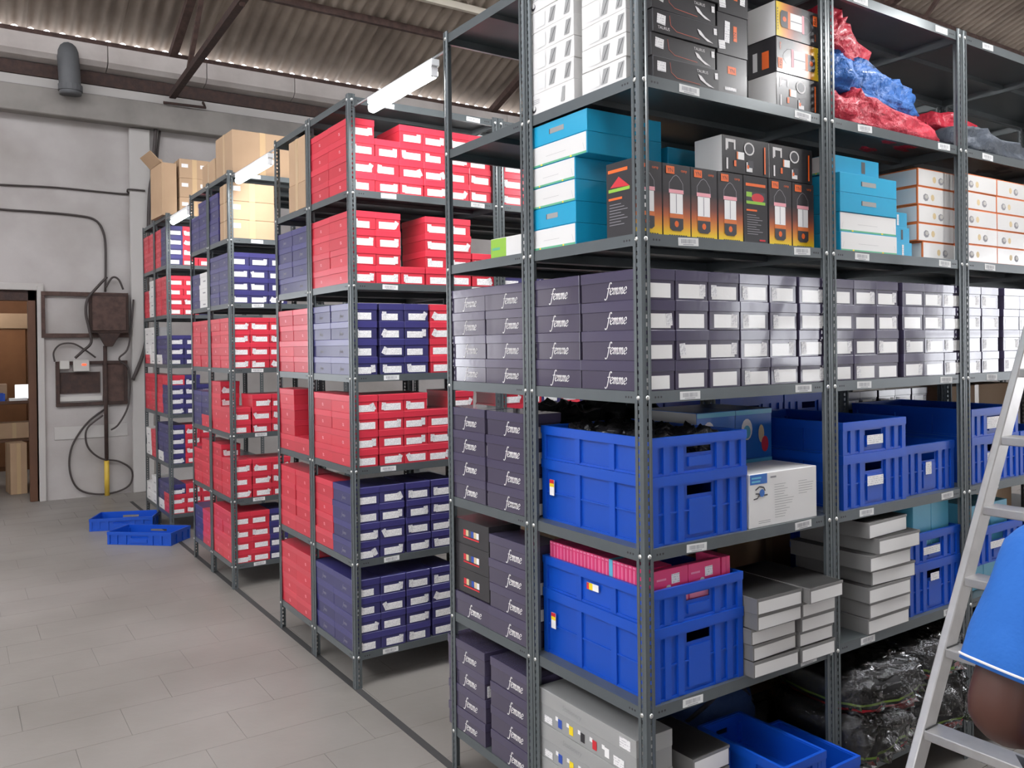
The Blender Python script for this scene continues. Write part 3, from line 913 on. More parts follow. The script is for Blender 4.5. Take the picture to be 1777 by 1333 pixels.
# ---- third row
front_cols(2, 4, [('navy', 4), ('navy', 4), ('navy', 4)])
front_cols(2, 3, [('red', 4), ('red', 4), ('red', 4)])
front_cols(2, 2, [('red', 2), ('red', 3, 0.16), ('red', 3, 0.304)])
front_cols(2, 1, [('red', 3), ('red', 3, 0.155), ('red', 3, 0.298)])
front_cols(2, 0, [('red', 4), ('red', 4, 0.135), ('navy', 4, 0.275)])
for L, kd, n in ((5, 'navy', 4), (4, 'navy', 4), (3, 'red', 4), (2, 'red', 4), (1, 'red', 4), (0, 'red', 4)):
    end_stack(2, 0, 1, L, kd, n)
for L, a, na, b, nb in ((5, 'navy', 4, 'navy', 3), (4, 'white', 3, 'navy', 3), (3, 'red', 4, 'red', 4), (2, ['red', 'navy'], 3, 'navy', 3), (1, 'red', 4, 'red', 3), (0, 'red', 3, 'navy', 3)):
    end_stack(2, 1, 0, L, a, na); end_stack(2, 1, 1, L, b, nb)
# ---- farthest row
front_cols(3, 5, [('navy', 4), ('red', 4), ('red', 4)])
front_cols(3, 4, [('red', 4), ('red', 4), ('navy', 4)])
front_cols(3, 3, [('navy', 3), ('navy', 3), ('red', 3)])
front_cols(3, 2, [(['navy', 'navy', 'navy', 'red'], 4), ('navy', 4), ('navy', 3)])
front_cols(3, 1, [('navy', 4), ('red', 4), ('red', 4)])
front_cols(3, 0, [(['red', 'red', 'navy'], 3), ('red', 3), ('red', 3)])
for L, kd, n in ((5, 'red', 4), (4, 'red', 4), (3, ['white', 'navy'], 3), (2, 'red', 4), (1, ['white', 'navy'], 4), (0, ['white', 'navy'], 3)):
    end_stack(3, 0, 1, L, kd, n)
for L, a, na, b, nb in ((5, 'red', 4, 'red', 4), (4, 'white', 4, 'red', 3), (3, 'white', 4, ['red', 'white'], 4), (2, 'red', 4, 'red', 4), (1, 'red', 3, 'white', 3), (0, 'white', 3, 'white', 2)):
    end_stack(3, 1, 0, L, a, na); end_stack(3, 1, 1, L, b, nb)

# ================================================================== CARTONS
def carton(x, y, z, w_, d, h, label, rz=0.0, open_top=False, tape=True, stick=0, group='brown cartons on the far racks'):
    o = ob('brown_carton', boxmesh(w_, d, h, 'carton', 0.003) if not open_top else None, None, (x, y, z), (0, 0, rz))
    if open_top:
        g = MB()
        t = 0.006
        g.box(0, w_, 0, d, 0, t, 'carton'); g.box(0, w_, 0, t, t, h, 'carton'); g.box(0, w_, d - t, d, t, h, 'carton')
        g.box(0, t, t, d - t, t, h, 'carton'); g.box(w_ - t, w_, t, d - t, t, h, 'carton')
        bpy.data.objects.remove(o, do_unlink=True)
        o = ob('brown_carton', g.mesh('carton'), None, (x, y, z), (0, 0, rz))
        fl_ = 0.16
        ob('flap', MB().hexa([(-0.004, 0, h), (0.002, 0, h), (0.002, d, h), (-0.004, d, h)], [(-0.10, 0.01, h + 0.1), (-0.094, 0.01, h + 0.1), (-0.094, d - 0.01, h + 0.1), (-0.10, d - 0.01, h + 0.1)], 'carton').mesh('flap'), o)
        ob('flap', MB().hexa([(0, d - 0.006, h), (w_, d - 0.006, h), (w_, d, h), (0, d, h)], [(0.01, d + 0.06, h + 0.13), (w_ - 0.01, d + 0.06, h + 0.13), (w_ - 0.01, d + 0.066, h + 0.13), (0.01, d + 0.066, h + 0.13)], 'carton').mesh('flap'), o)
    if tape:
        ob('tape', MB().box(w_ / 2 - 0.022, w_ / 2 + 0.022, -0.0008, 0.0004, 0, h, 'tape').mesh('tape'), o)
        ob('tape', MB().box(-0.0008, 0.0004, d / 2 - 0.022, d / 2 + 0.022, 0, h, 'tape').mesh('tape'), o)
    for k in range(stick):
        u = 0.02 + 0.62 * w_ * k
        ob('sticker', MB().box(u, u + 0.06, -0.0014, -0.0004, h * 0.55, h * 0.55 + 0.035, 'label_print').mesh('sticker'), o)
    tag(o, label, 'carton', group)
    return o
for l in range(3):
    carton(-0.012, 4.335, zs(5) + l * 0.136, 0.33, 0.26, 0.135, 'brown carton in the %s layer by the tube light, third rack' % LAYN[3][l], stick=1)
carton(-0.006, 2.142 + BD + 0.06, zs(5), 0.32, 0.28, 0.155, 'lower brown carton on the second rack beside the red boxes')
carton(-0.004, 2.142 + BD + 0.062, zs(5) + 0.1555, 0.31, 0.275, 0.265, 'upper tall brown carton on the second rack beside red boxes')
carton(0.06, 4.50, zs(6), 0.46, 0.42, 0.36, 'large plain brown carton on top of the third rack', rz=0.03)
carton(0.06, 5.0, zs(6), 0.40, 0.4, 0.24, 'brown carton behind the large one on the third rack')
carton(-0.02, 6.60, zs(6), 0.135, 0.42, 0.50, 'open brown carton with raised flaps on the farthest rack', open_top=True, tape=False, rz=0.05)
for l in range(3):
    carton(0.14, 6.60, zs(6) + l * 0.185, 0.28, 0.32, 0.184, 'labelled brown carton, %s of the stack on farthest rack' % LAYN[3][l], stick=2)
carton(0.45, 6.66, zs(6), 0.30, 0.36, 0.52, 'brown carton right of the labelled stack on farthest rack', tape=False)

# ================================================================== BLUE CRATES
def crate_meshes(w_, d, h):
    def make():
        m = 'crate_blue'
        i, t = 0.011, 0.0035
        rim_h = min(0.034, h * 0.26)
        tub = MB()
        tub.box(i, w_ - i, i, d - i, 0.004, 0.009, m)
        zt = h - 0.004
        tub.box(i, i + t, i, d - i, 0.009, zt, m); tub.box(w_ - i - t, w_ - i, i, d - i, 0.009, zt, m)
        hw, hz0, hz1 = w_ * 0.13, h - rim_h - min(0.036, h * 0.22), h - rim_h - 0.006
        for y in (i, d - i - t):                       # short ends with a hand hole
            tub.box(i + t, w_ / 2 - hw, y, y + t, 0.009, zt, m); tub.box(w_ / 2 + hw, w_ - i - t, y, y + t, 0.009, zt, m)
            tub.box(w_ / 2 - hw, w_ / 2 + hw, y, y + t, 0.009, hz0, m); tub.box(w_ / 2 - hw, w_ / 2 + hw, y, y + t, hz1, zt, m)
        rim = MB()
        z0, z1 = h - rim_h, h
        for (a, b, c, e) in ((0, w_, 0, i), (0, w_, d - i, d), (0, i, i, d - i), (w_ - i, w_, i, d - i)):
            rim.box(a, b, c, e, h - 0.005, z1, m)
            rim.box(a + (0.002 if b - a > i else 0), b - (0.002 if b - a > i else 0), c + 0.001, e - 0.001, z0, z0 + 0.004, m)
        for (a, b, c, e) in ((0.0, w_, 0.0, 0.003), (0.0, w_, d - 0.003, d), (0, 0.003, 0.003, d - 0.003), (w_ - 0.003, w_, 0.003, d - 0.003)):
            rim.box(a, b, c, e, z0 + 0.004, h - 0.005, m)
        ribs = MB()
        for cx in (0.0, w_ - 0.028):
            for cy in (0.0, d - 0.028):
                ribs.box(cx + 0.002, cx + 0.026, cy + 0.002, cy + 0.026, 0.0, z0, m)
        for u in (0.12, 0.26, 0.67, 0.81):
            for yy in (0.003, d - i):
                ribs.box(w_ * u, w_ * u + 0.026, yy, yy + i - 0.003, 0.004, z0, m)
        for yy in (0.005, d - i):
            ribs.box(w_ * 0.38, w_ * 0.62, yy, yy + i - 0.005, 0.02, hz0 - 0.012, m)
        for u in (0.31, 0.62):
            for xx in (0.003, w_ - i):
                ribs.box(xx, xx + i - 0.003, d * u, d * u + 0.026, 0.004, z0, m)
        zb = h * 0.44
        for (a, b, c, e) in ((0.006, w_ - 0.006, 0.006, i), (0.006, w_ - 0.006, d - i, d - 0.006), (0.006, i, i, d - i), (w_ - i, w_ - 0.006, i, d - i)):
            if h > 0.16:
                ribs.box(a, b, c, e, zb, zb + 0.005, m)
            ribs.box(a, b, c, e, 0.0, 0.008, m)
        return tub.mesh('tub'), rim.mesh('rim'), ribs.mesh('ribs')
    return cached(('crate', round(w_, 3), round(d, 3), round(h, 3)), make)
def crate(x, y, z, w_, d, h, label, rz=0.0, card=None, sticker=None):
    a, b, c = crate_meshes(w_, d, h)
    o = ob('blue_crate', a, None, (x, y, z), (0, 0, rz))
    ob('rim', b, o); ob('ribs', c, o)
    if card:
        u, v, cw, ch = card
        ob('card', MB().box(u, u + cw, 0.0005, 0.0025, v, v + ch, 'label_print').mesh('card'), o)
    if sticker:
        if sticker == 'side':
            s_ = MB().box(-0.0008, 0.0015, d - 0.075, d - 0.05, h * 0.42, h * 0.42 + 0.055, 'paper')
            s_.box(-0.0012, -0.0006, d - 0.075, d - 0.05, h * 0.42 + 0.03, h * 0.42 + 0.042, 'yellow_ink')
            s_.box(-0.0012, -0.0006, d - 0.075, d - 0.05, h * 0.42 + 0.042, h * 0.42 + 0.055, 'red_ink')
        elif sticker == 'side_mid':
            s_ = MB().box(0.0004, 0.003, d - 0.31, d - 0.25, h * 0.45, h * 0.45 + 0.022, 'paper')
            s_.box(0.0, 0.0006, d - 0.28, d - 0.262, h * 0.45, h * 0.45 + 0.022, 'yellow_ink')
            s_.box(0.0, 0.0006, d - 0.262, d - 0.25, h * 0.45, h * 0.45 + 0.022, 'red_ink')
        else:
            s_ = MB().box(w_ * 0.1, w_ * 0.34, -0.0008, 0.0015, h * 0.55, h * 0.55 + 0.02, 'paper').box(w_ * 0.1, w_ * 0.2, -0.0012, -0.0006, h * 0.55, h * 0.55 + 0.02, 'amber_ink')
        ob('sticker', s_.mesh('sticker'), o)
    tag(o, label, 'crate', 'blue plastic crates')
    return o
# ---- nearest rack, third shelf
z2 = zs(2)
crate(0.045, 0.012, z2, 0.425, 0.57, 0.213, 'tall blue crate under the shallow one, third shelf of the corner rack', sticker='side')
crate(0.045, 0.012, z2 + 0.2135, 0.425, 0.57, 0.118, 'shallow blue crate heaped with black packets, stacked by the corner post')
z1 = zs(1)
crate(0.045, 0.012, z1, 0.40, 0.57, 0.228, 'tall blue crate below the one filled with pink boxes', sticker='side')
crate(0.045, 0.012, z1 + 0.2285, 0.40, 0.57, 0.115, 'shallow blue crate filled with pink boxes on the second shelf', sticker='side_mid')
# second bay, third shelf
crate(0.99, 0.012, z2, 0.405, 0.57, 0.20, 'lower blue crate of the carded pair in the second bay', card=(0.15, 0.075, 0.10, 0.036))
crate(0.99, 0.012, z2 + 0.2005, 0.405, 0.57, 0.12, 'upper blue crate of the carded pair in the second bay', card=(0.15, 0.03, 0.10, 0.034))
crate(1.415, 0.03, z2, 0.365, 0.54, 0.20, 'single blue crate right of the carded pair in second bay', card=(0.15, 0.075, 0.04, 0.05))
crate(1.0, 0.605, z2, 0.41, 0.56, 0.22, 'blue crate on the left behind the carded pair, lower tier')
crate(1.0, 0.605, z2 + 0.2205, 0.41, 0.56, 0.16, 'blue crate on the left behind the carded pair, upper tier')
crate(1.42, 0.605, z2, 0.37, 0.56, 0.22, 'blue crate at the back right of the second bay, lower tier')
crate(1.42, 0.605, z2 + 0.2205, 0.37, 0.56, 0.16, 'blue crate at the back right of the second bay, upper tier')
crate(1.90, 0.02, z2, 0.405, 0.57, 0.20, 'lower blue crate behind the ladder in the third bay', card=(0.13, 0.09, 0.12, 0.036))
crate(1.90, 0.02, z2 + 0.2005, 0.405, 0.57, 0.12, 'upper blue crate behind the ladder in the third bay', card=(0.13, 0.03, 0.12, 0.05))
crate(2.32, 0.02, z2, 0.375, 0.57, 0.20, 'blue crate at the right end of the third bay')
# second shelf, bays two and three
crate(1.425, 0.02, z1, 0.375, 0.57, 0.20, 'lower blue crate beside the stacked grey boxes, second shelf', card=(0.15, 0.12, 0.06, 0.03))
crate(1.425, 0.02, z1 + 0.2005, 0.375, 0.57, 0.12, 'upper blue crate holding pale blue boxes beside grey boxes', card=(0.10, 0.03, 0.12, 0.03))
crate(1.93, 0.02, z1 + 0.12, 0.40, 0.57, 0.16, 'blue crate on pale blue boxes behind the ladder rail', card=(0.12, 0.06, 0.12, 0.03))
crate(2.35, 0.02, z1, 0.34, 0.57, 0.22, 'blue crate at the right end of the second shelf')
# lowest shelf of the corner rack, sticking out
z0 = zs(0)
crate(0.462, -0.13, z0, 0.215, 0.37, 0.11, 'lower of two small blue crates jutting from the lowest shelf', sticker='front')
crate(0.462, -0.13, z0 + 0.1105, 0.215, 0.37, 0.11, 'upper of two small blue crates jutting from the lowest shelf', sticker='front')
crate(0.681, -0.13, z0, 0.182, 0.34, 0.15, 'small blue crate beside the jutting pair on the lowest shelf')
# two shallow crates on the aisle floor
crate(-0.56, 6.43, 0.0, 0.62, 0.33, 0.115, 'front blue crate on the floor by the third rack', rz=-0.735)
crate(-0.62, 7.12, 0.0, 0.58, 0.36, 0.12, 'rear blue crate on the floor by the farthest rack', rz=-0.42)

# ================================================================== NEAREST RACK: OTHER GOODS
def goods(name, mesh, label, cat, group, loc, rot=(0, 0, 0)):
    return tag(ob(name, mesh, None, loc, rot), label, cat, group)
z5, z4, z3 = zs(5), zs(4), zs(3)
# white product boxes on the sixth shelf, seen from the aisle
def white_box(y, x1, d, l, stack, n):
    size = (x1, d, 0.0715)
    o = goods('white_product_box', boxmesh(size[0], size[1], size[2], 'white_card'), 'white product box, %s of the %s stack on sixth shelf' % (['lowest', 'second', 'third', 'fourth', 'fifth', 'sixth'][l], stack), 'box', 'white product boxes', (0.01 + 0.004 * rb.random(), y + 0.004 * (rb.random() - 0.5), z5 + l * 0.072), (0, 0, 0.02 * (rb.random() - 0.5)))
    p = Print('side', size)
    if l % 5 != 0 or n == 1:
        for (u, wd, mm) in ((d * 0.55, 0.022, 'ink_grey'), (d * 0.88, 0.02, 'ink_grey')):
            p.poly([(u - wd, 0.012), (u + wd * 0.4, 0.012), (u + wd, 0.06), (u - wd * 0.4, 0.06)], 'grey_card')
            p.line([(u - wd * 0.5, 0.016), (u + wd * 0.6, 0.056)], 0.003, 'charcoal_ink')
        for k in range(4):
            p.rect(d * 0.2 + 0.012 * k, 0.012, d * 0.2 + 0.0135 + 0.012 * k, 0.058, 'tag')
    else:
        p.disc(d * 0.12, 0.02, 0.012, 0.012, 'charcoal_ink'); p.disc(d * 0.12, 0.024, 0.008, 0.008, 'white_card')
        for k in range(3):
            p.rect(d * 0.09, 0.038 + 0.006 * k, d * 0.25, 0.0395 + 0.006 * k, 'ink_grey')
        p.poly([(d * 0.72, 0.012), (d * 0.8, 0.012), (d * 0.82, 0.06), (d * 0.76, 0.06)], 'grey_card')
    ob('print', p.mesh(), o)
for l in range(6):
    white_box(0.325, 0.26, 0.255, l, 'far', 0)
    white_box(0.07, 0.055, 0.212, l, 'near', 1)
# long black boxes
def long_black(l):
    size = (0.285, 0.2, 0.0715)
    o = goods('long_black_box', boxmesh(*size, 'black_card'), 'long glossy black box, %s in the stack on sixth shelf' % ['lowest', 'second', 'third', 'fourth', 'fifth', 'sixth'][l], 'box', 'long black boxes', (0.072 + 0.006 * rb.random(), 0.015 + 0.01 * rb.random(), z5 + l * 0.072), (0, 0, 0.03 * (rb.random() - 0.5)))
    p = Print('front', size)
    p.rrect(0.035, 0.042, 0.036, 0.03, rb.choice((0, -0.08, -0.2)), 'label_print')
    p.line([(0.07, 0.06), (0.075, 0.03), (0.10, 0.016), (0.2, 0.012)], 0.0016, 'brick_ink')
    p.text('TAURUS', 0.185 if l != 2 else 0.02, 0.05 if l != 2 else 0.012, 0.0095, 'white_ink')
    p.poly([(0.19, 0.044), (0.20, 0.028), (0.235, 0.012), (0.262, 0.01), (0.225, 0.024), (0.205, 0.04)], 'white_ink')
    p.rrect(0.272, 0.05, 0.014, 0.02, 0.05, 'label_print')
    ob('print', p.mesh(), o)
for l in range(6): long_black(l)

# lantern boxes
def lantern_art_material():
    m = mat('lantern_art', '#2b292c', 0.35, coat=0.2)
    nt = m.node_tree
    b = nt.nodes['Principled BSDF']
    tc = nt.nodes.new('ShaderNodeTexCoord'); sp = nt.nodes.new('ShaderNodeSeparateXYZ')
    nt.links.new(tc.outputs['Object'], sp.inputs[0])
    mu = nt.nodes.new('ShaderNodeMath'); mu.operation = 'MULTIPLY'; mu.inputs[1].default_value = 1 / 0.232
    nt.links.new(sp.outputs['Z'], mu.inputs[0])
    r = nt.nodes.new('ShaderNodeValToRGB')
    e = r.color_ramp.elements
    e[0].position = 0.0; e[0].color = lin('#efd223')
    e[1].position = 0.62; e[1].color = lin('#333033')
    for p_, c in ((0.07, '#ecc423'), (0.16, '#e39a30'), (0.30, '#bd6233'), (0.42, '#7a463a')):
        k = e.new(p_); k.color = lin(c)
    nt.links.new(mu.outputs[0], r.inputs['Fac']); nt.links.new(r.outputs['Color'], b.inputs['Base Color'])
lantern_art_material()
LB = (0.122, 0.122, 0.232)
def lantern_front():
    p = Print('front', LB)
    p.rect(0.002, 0.002, 0.12, 0.23, 'lantern_art')
    cx = 0.058
    p.line([(cx - 0.030, 0.148), (cx - 0.029, 0.172), (cx - 0.012, 0.192), (cx, 0.198), (cx + 0.012, 0.192), (cx + 0.029, 0.172), (cx + 0.030, 0.148)], 0.0018, 'ink_grey')
    p.rect(cx - 0.032, 0.140, cx + 0.032, 0.152, 'pink_ink')
    p.rect(cx - 0.028, 0.076, cx + 0.028, 0.139, 'paper')
    p.rect(cx - 0.002, 0.078, cx + 0.001, 0.138, 'ink_grey')
    p.rect(cx - 0.030, 0.062, cx + 0.030, 0.075, 'orange_card')
    p.poly([(cx - 0.029, 0.062), (cx - 0.029, 0.030), (cx - 0.018, 0.022), (cx + 0.018, 0.022), (cx + 0.029, 0.030), (cx + 0.029, 0.062)], 'charcoal_ink')
    p.disc(cx, 0.044, 0.009, 0.010, 'orange_ink')
    p.rect(0.014, 0.2, 0.05, 0.224, 'orange_ink')
    p.text('YN', 0.02, 0.2055, 0.013, 'ink_dark')
    p.text('camp', 0.078, 0.209, 0.009, 'orange_ink')
    for k in range(8):
        p.rect(0.024 + 0.01 * k, 0.006, 0.031 + 0.01 * k, 0.0095, 'charcoal_ink')
    return p.mesh('front_print')
def lantern_back():
    p = Print('front', LB)
    p.rect(0.01, 0.196, 0.11, 0.206, 'orange_ink')
    p.rect(0.01, 0.14, 0.11, 0.178, 'charcoal_ink')
    p.disc(0.07, 0.158, 0.032, 0.016, 'red_ink')
    p.rect(0.012, 0.136, 0.108, 0.146, 'lime_ink'); p.rect(0.012, 0.16, 0.04, 0.176, 'lime_ink')
    p.rect(0.012, 0.112, 0.065, 0.118, 'orange_ink')
    for k in range(9):
        p.rect(0.014, 0.098 - 0.008 * k, 0.06 + 0.04 * ((k * 7) % 5) / 5, 0.100 - 0.008 * k, 'ink_grey')
    p.rect(0.075, 0.012, 0.105, 0.018, 'red_ink')
    return p.mesh('back_print')
def lantern_pictures():
    p = Print('front', LB)           # drawn for a box lying on its side (long axis to the right)
    p.rect(0.012, 0.015, 0.05, 0.022, 'white_ink')
    p.rect(0.012, 0.02, 0.045, 0.028, 'white_ink'); p.rect(0.012, 0.055, 0.045, 0.063, 'white_ink'); p.rect(0.012, 0.028, 0.022, 0.055, 'white_ink')
    p.rect(0.075, 0.018, 0.112, 0.026, 'white_ink')
    p.rect(0.05, 0.075, 0.075, 0.105, 'paper'); p.rect(0.05, 0.068, 0.075, 0.075, 'orange_card')
    p.rect(0.08, 0.055, 0.1, 0.066, 'orange_ink')
    p.disc(0.035, 0.13, 0.022, 0.026, 'white_ink'); p.disc(0.035, 0.13, 0.017, 0.02, 'charcoal_ink')
    p.rect(0.08, 0.115, 0.112, 0.145, 'white_ink'); p.rect(0.074, 0.122, 0.098, 0.150, 'charcoal_ink'); p.rect(0.09, 0.118, 0.102, 0.128, 'orange_ink')
    p.rect(0.02, 0.205, 0.112, 0.212, 'orange_ink')
    return p.mesh('picture_print')
LF, LK, LP = lantern_front(), lantern_back(), lantern_pictures()
LBASE = MB().box(0.0015, LB[0] - 0.0015, 0.0015, LB[1] - 0.0015, -0.0012, 0.0005, 'white_card').mesh('base')
def side_photo():
    p = Print('side', LB)
    p.rect(0.01, 0.2, 0.1, 0.21, 'orange_ink')
    p.poly([(0.02, 0.155), (0.06, 0.185), (0.11, 0.15)], 'red_ink'); p.rect(0.012, 0.14, 0.11, 0.15, 'lime_ink')
    p.rect(0.012, 0.115, 0.075, 0.122, 'orange_ink')
    for k in range(8): p.rect(0.016, 0.1 - 0.009 * k, 0.07 + 0.03 * (k % 3) / 2, 0.102 - 0.009 * k, 'ink_grey')
    return p.mesh('side_print')
LSIDE = side_photo()
def top_logo():
    g = MB()
    g.poly([(0.02, 0.03, LB[2] + 0.0008), (0.08, 0.03, LB[2] + 0.0008), (0.08, 0.06, LB[2] + 0.0008), (0.02, 0.06, LB[2] + 0.0008)], 'orange_ink')
    g.poly([(0.02, 0.08, LB[2] + 0.0008), (0.085, 0.08, LB[2] + 0.0008), (0.085, 0.1, LB[2] + 0.0008), (0.02, 0.1, LB[2] + 0.0008)], 'paper')
    return g.mesh('top_print')
LTOP = top_logo()
def lantern(x, y, z, label, art=LF, lie=0, rz=0.0, photo=False):
    """lie 0 upright, +1 top to the right, -1 top to the left"""
    if lie == 0:
        loc, rot = (x, y, z), (0, 0, rz)
    elif lie > 0:
        loc, rot = (x, y, z + LB[0]), (0, PI / 2, 0)
    else:
        loc, rot = (x + LB[2], y, z), (0, -PI / 2, 0)
    o = goods('lantern_box', boxmesh(*LB, 'black_card'), label, 'box', 'camping lantern boxes', loc, rot)
    ob('print', art, o); ob('base_panel', LBASE, o); ob('top_print', LTOP, o)
    if photo: ob('side_print', LSIDE, o)
    return o
lx = [0.012, 0.137, 0.260, 0.384, 0.508, 0.634, 0.760]
ln_ = ['leftmost lantern box with camping photo side, fifth shelf corner', 'second lantern box from the left, standing upright on fifth shelf', 'third lantern box from the left, standing upright on fifth shelf', 'fourth lantern box from the left, standing upright on fifth shelf', 'lantern box turned to its text and tent photo, fifth shelf', 'sixth lantern box from the left, standing upright on fifth shelf', 'rightmost upright lantern box on the fifth shelf']
for i, x in enumerate(lx):
    lantern(x, 0.045 + 0.004 * rb.random(), z4, ln_[i], LK if i == 4 else LF, 0, 0.0, i == 0)
lantern(0.405, 0.045, z4 + 0.2325, 'lying lantern box with white base above the third upright one', LP, 1)
lantern(0.642, 0.045, z4 + 0.2325, 'lying lantern box with pictures at the right, fifth shelf', LP, 1)
lantern(0.656, 0.025, z5, 'lowest lying lantern box with white base on sixth shelf', LP, 1)
lantern(0.656, 0.025, z5 + 0.1225, 'middle lying lantern box with yellow end right, sixth shelf', LF, -1)
lantern(0.656, 0.025, z5 + 0.245, 'top lying lantern box with yellow end left, sixth shelf', LF, 1)
DB = (0.145, 0.16, 0.135)
for l in range(3):
    o = goods('black_product_box', boxmesh(*DB, 'black_card'), 'square black box with orange logo, %s of stack, sixth shelf' % LAYN[3][l], 'box', 'square black boxes', (0.368 + 0.004 * l, 0.03, z5 + l * 0.1355))
    p = Print('front', DB)
    if l == 0:
        p.rect(0.05, 0.075, 0.09, 0.1, 'orange_ink'); p.text('YN', 0.058, 0.081, 0.013, 'ink_dark'); p.rect(0.035, 0.02, 0.09, 0.031, 'label_print')
    else:
        p.rect(0.075, 0.05, 0.092, 0.1, 'orange_ink'); p.text('YN', 0.088, 0.058, 0.012, 'ink_dark', PI / 2)
        p.rrect(0.045 if l == 1 else 0.118, 0.075, 0.024, 0.07, -0.05, 'label_print')
        p.rrect(0.02, 0.03, 0.03, 0.028, 0.1, 'label_print')
    ob('print', p.mesh(), o)
# cyan and white boxes, fifth shelf aisle end
def cyan_box(x, y, z, w_, d, h, label, side=None, front=None, rz=0.0):
    size = (w_, d, h)
    o = goods('cyan_product_box', boxmesh(w_, d, h, 'cyan_card'), label, 'box', 'cyan and white product boxes', (x, y, z), (0, 0, rz))
    for face, kind, L in (('side', side, d), ('front', front, w_)):
        if not kind: continue
        p = Print(face, size)
        if kind == 'white':
            p.rect(0.003, 0.008, L - 0.003, h - 0.002, 'white_card'); p.rect(0.003, 0.0015, L - 0.003, 0.008, 'green_stripe')
            p.rect(L * 0.2, 0.002, L * 0.23, 0.0075, 'yellow_ink'); p.rect(L * 0.72, 0.002, L * 0.75, 0.0075, 'yellow_ink')
            p.line([(0.012, 0.012), (0.02, h * 0.5)], 0.0008, 'grey_card'); p.line([(L - 0.012, 0.012), (L - 0.02, h * 0.5)], 0.0008, 'grey_card')
            p.line([(L * 0.3, h * 0.42), (L * 0.65, h * 0.42)], 0.0008, 'grey_card')
        elif kind == 'slot':
            p.rect(L * 0.36, h * 0.42, L * 0.62, h * 0.66, 'grey_card'); p.rect(L * 0.36, h * 0.42, L * 0.375, h * 0.66, 'charcoal_ink')
        elif kind == 'tab':
            p.rect(L * 0.62, h * 0.2, L * 0.70, h * 0.85, 'duct_grey')
        elif kind == 'label':
            p.rect(L * 0.55, h * 0.15, L * 0.63, h * 0.85, 'label_print')
        ob('print', p.mesh(), o)
    return o
hb_ = 0.0725
cyl = ['bottom', 'second', 'third', 'fourth']
for l, sd in enumerate(('white', 'slot', 'white', 'white')):
    cyan_box(0.012, 0.325, z4 + l * hb_, 0.36, 0.255, hb_ - 0.0005, '%s cyan product box of the aisle end stack, fifth shelf' % cyl[l], sd)
cyan_box(0.012, 0.262, z4 + 4 * hb_, 0.33, 0.318, hb_ - 0.0005, 'wide cyan box with white aisle face, below the top one', 'white', 'tab')
cyan_box(0.012, 0.262, z4 + 5 * hb_, 0.33, 0.318, hb_ - 0.0005, 'topmost wide cyan box of the aisle end stack', 'slot', None)
for l in range(5):
    cyan_box(0.40, 0.29, z4 + l * hb_, 0.34, 0.26, hb_ - 0.0005, 'cyan box behind the upright lantern boxes, %s layer' % LAYN[5][l], None, 'tab' if l == 4 else None)
# second bay, fifth shelf
for l, (fr2, sd) in enumerate((('white', None), ('white', None), ('slot', None), ('slot', None))):
    cyan_box(1.0, 0.02 + 0.004 * rb.random(), z4 + l * hb_, 0.36, 0.26, hb_ - 0.0005, 'cyan box in the second bay stack, %s of four' % cyl[l], sd, fr2)
cyan_box(0.99, 0.05, z4 + 4 * hb_ + 0.001, 0.30, 0.24, 0.068, 'cyan box with grey side on the second bay stack', 'white', 'tab')
for l in range(3):
    cyan_box(1.37, 0.06 + 0.01 * l, z4 + l * 0.062, 0.16, 0.2, 0.0615, 'small cyan box, %s of three in the second bay' % LAYN[3][l], None, ['label', 'tab', 'label'][l])
cyan_box(1.385, 0.2, z4 + 0.215, 0.22, 0.25, 0.068, 'cyan box above the small ones, lower of two', None, 'tab')
goods('spacer_box', boxmesh(0.2, 0.22, 0.214, 'grey_card'), 'plain grey box behind the small cyan boxes', 'box', None, (1.40, 0.27, z4))
cyan_box(1.37, 0.2, z4 + 0.2835, 0.27, 0.25, 0.068, 'cyan box above the small ones, upper of two', None, 'tab')
# white boxes with orange edges
def orange_box(x, y, z, label, alt):
    w_, d, h = 0.272, 0.30, 0.0745
    o = goods('white_orange_box', boxmesh(w_, d, h, 'orange_card'), label, 'box', 'white boxes with orange edges', (x, y, z), (0, 0, 0.015 * (rb.random() - 0.5)))
    p = Print('front', (w_, d, h))
    p.rect(0.004, 0.004, w_ - 0.002, h - 0.004, 'paper_glossy')
    a = 0.06 if alt else 0.17
    p.disc(a, h * 0.42, 0.021, 0.016, 'ink_grey', 7); p.disc(a + 0.004, h * 0.46, 0.013, 0.009, 'plastic_grey', 6); p.disc(a + (0.05 if alt else -0.05), h * 0.45, 0.014, 0.014, 'gold_ink', 7)
    ob('print', p.mesh(), o)
    p = Print('side', (w_, d, h))
    p.rect(0.006, 0.006, d - 0.006, h - 0.006, 'white_card')
    ob('side_print', p.mesh('side_print'), o)
on = ['bottom', 'second', 'third', 'fourth', 'top']
for c, (x, yy) in enumerate(((1.632 - 0.06, 0.06), (1.85, 0.02), (2.125, 0.02), (2.40, 0.02))):
    for l in range(5):
        orange_box(x + 0.006 * rb.random() + (0.03 if c == 0 and l == 0 else 0), yy, z4 + l * 0.075, '%s white box with orange edges, %s stack on the fifth shelf' % (on[l], ['first', 'second', 'third', 'fourth'][c]), (l + c) % 2)
# green and white box, rear half
gb = (0.10, 0.21, 0.075)
o = goods('green_product_box', boxmesh(*gb, 'white_card'), 'green and white box alone on the rear fifth shelf', 'box', None, (0.03, BD + 0.06, z4), (0, 0, 0.05))
p = Print('side', gb); p.rect(0.002, 0.002, 0.1, 0.073, 'lime_ink'); p.rect(0.1, 0.002, 0.2, 0.073, 'white_card'); p.rect(0.01, 0.03, 0.06, 0.04, 'green_stripe')
ob('print', p.mesh(), o)
p = Print('front', gb); p.rect(0.001, 0.001, 0.099, 0.074, 'green_stripe'); ob('end_print', p.mesh('end_print'), o)
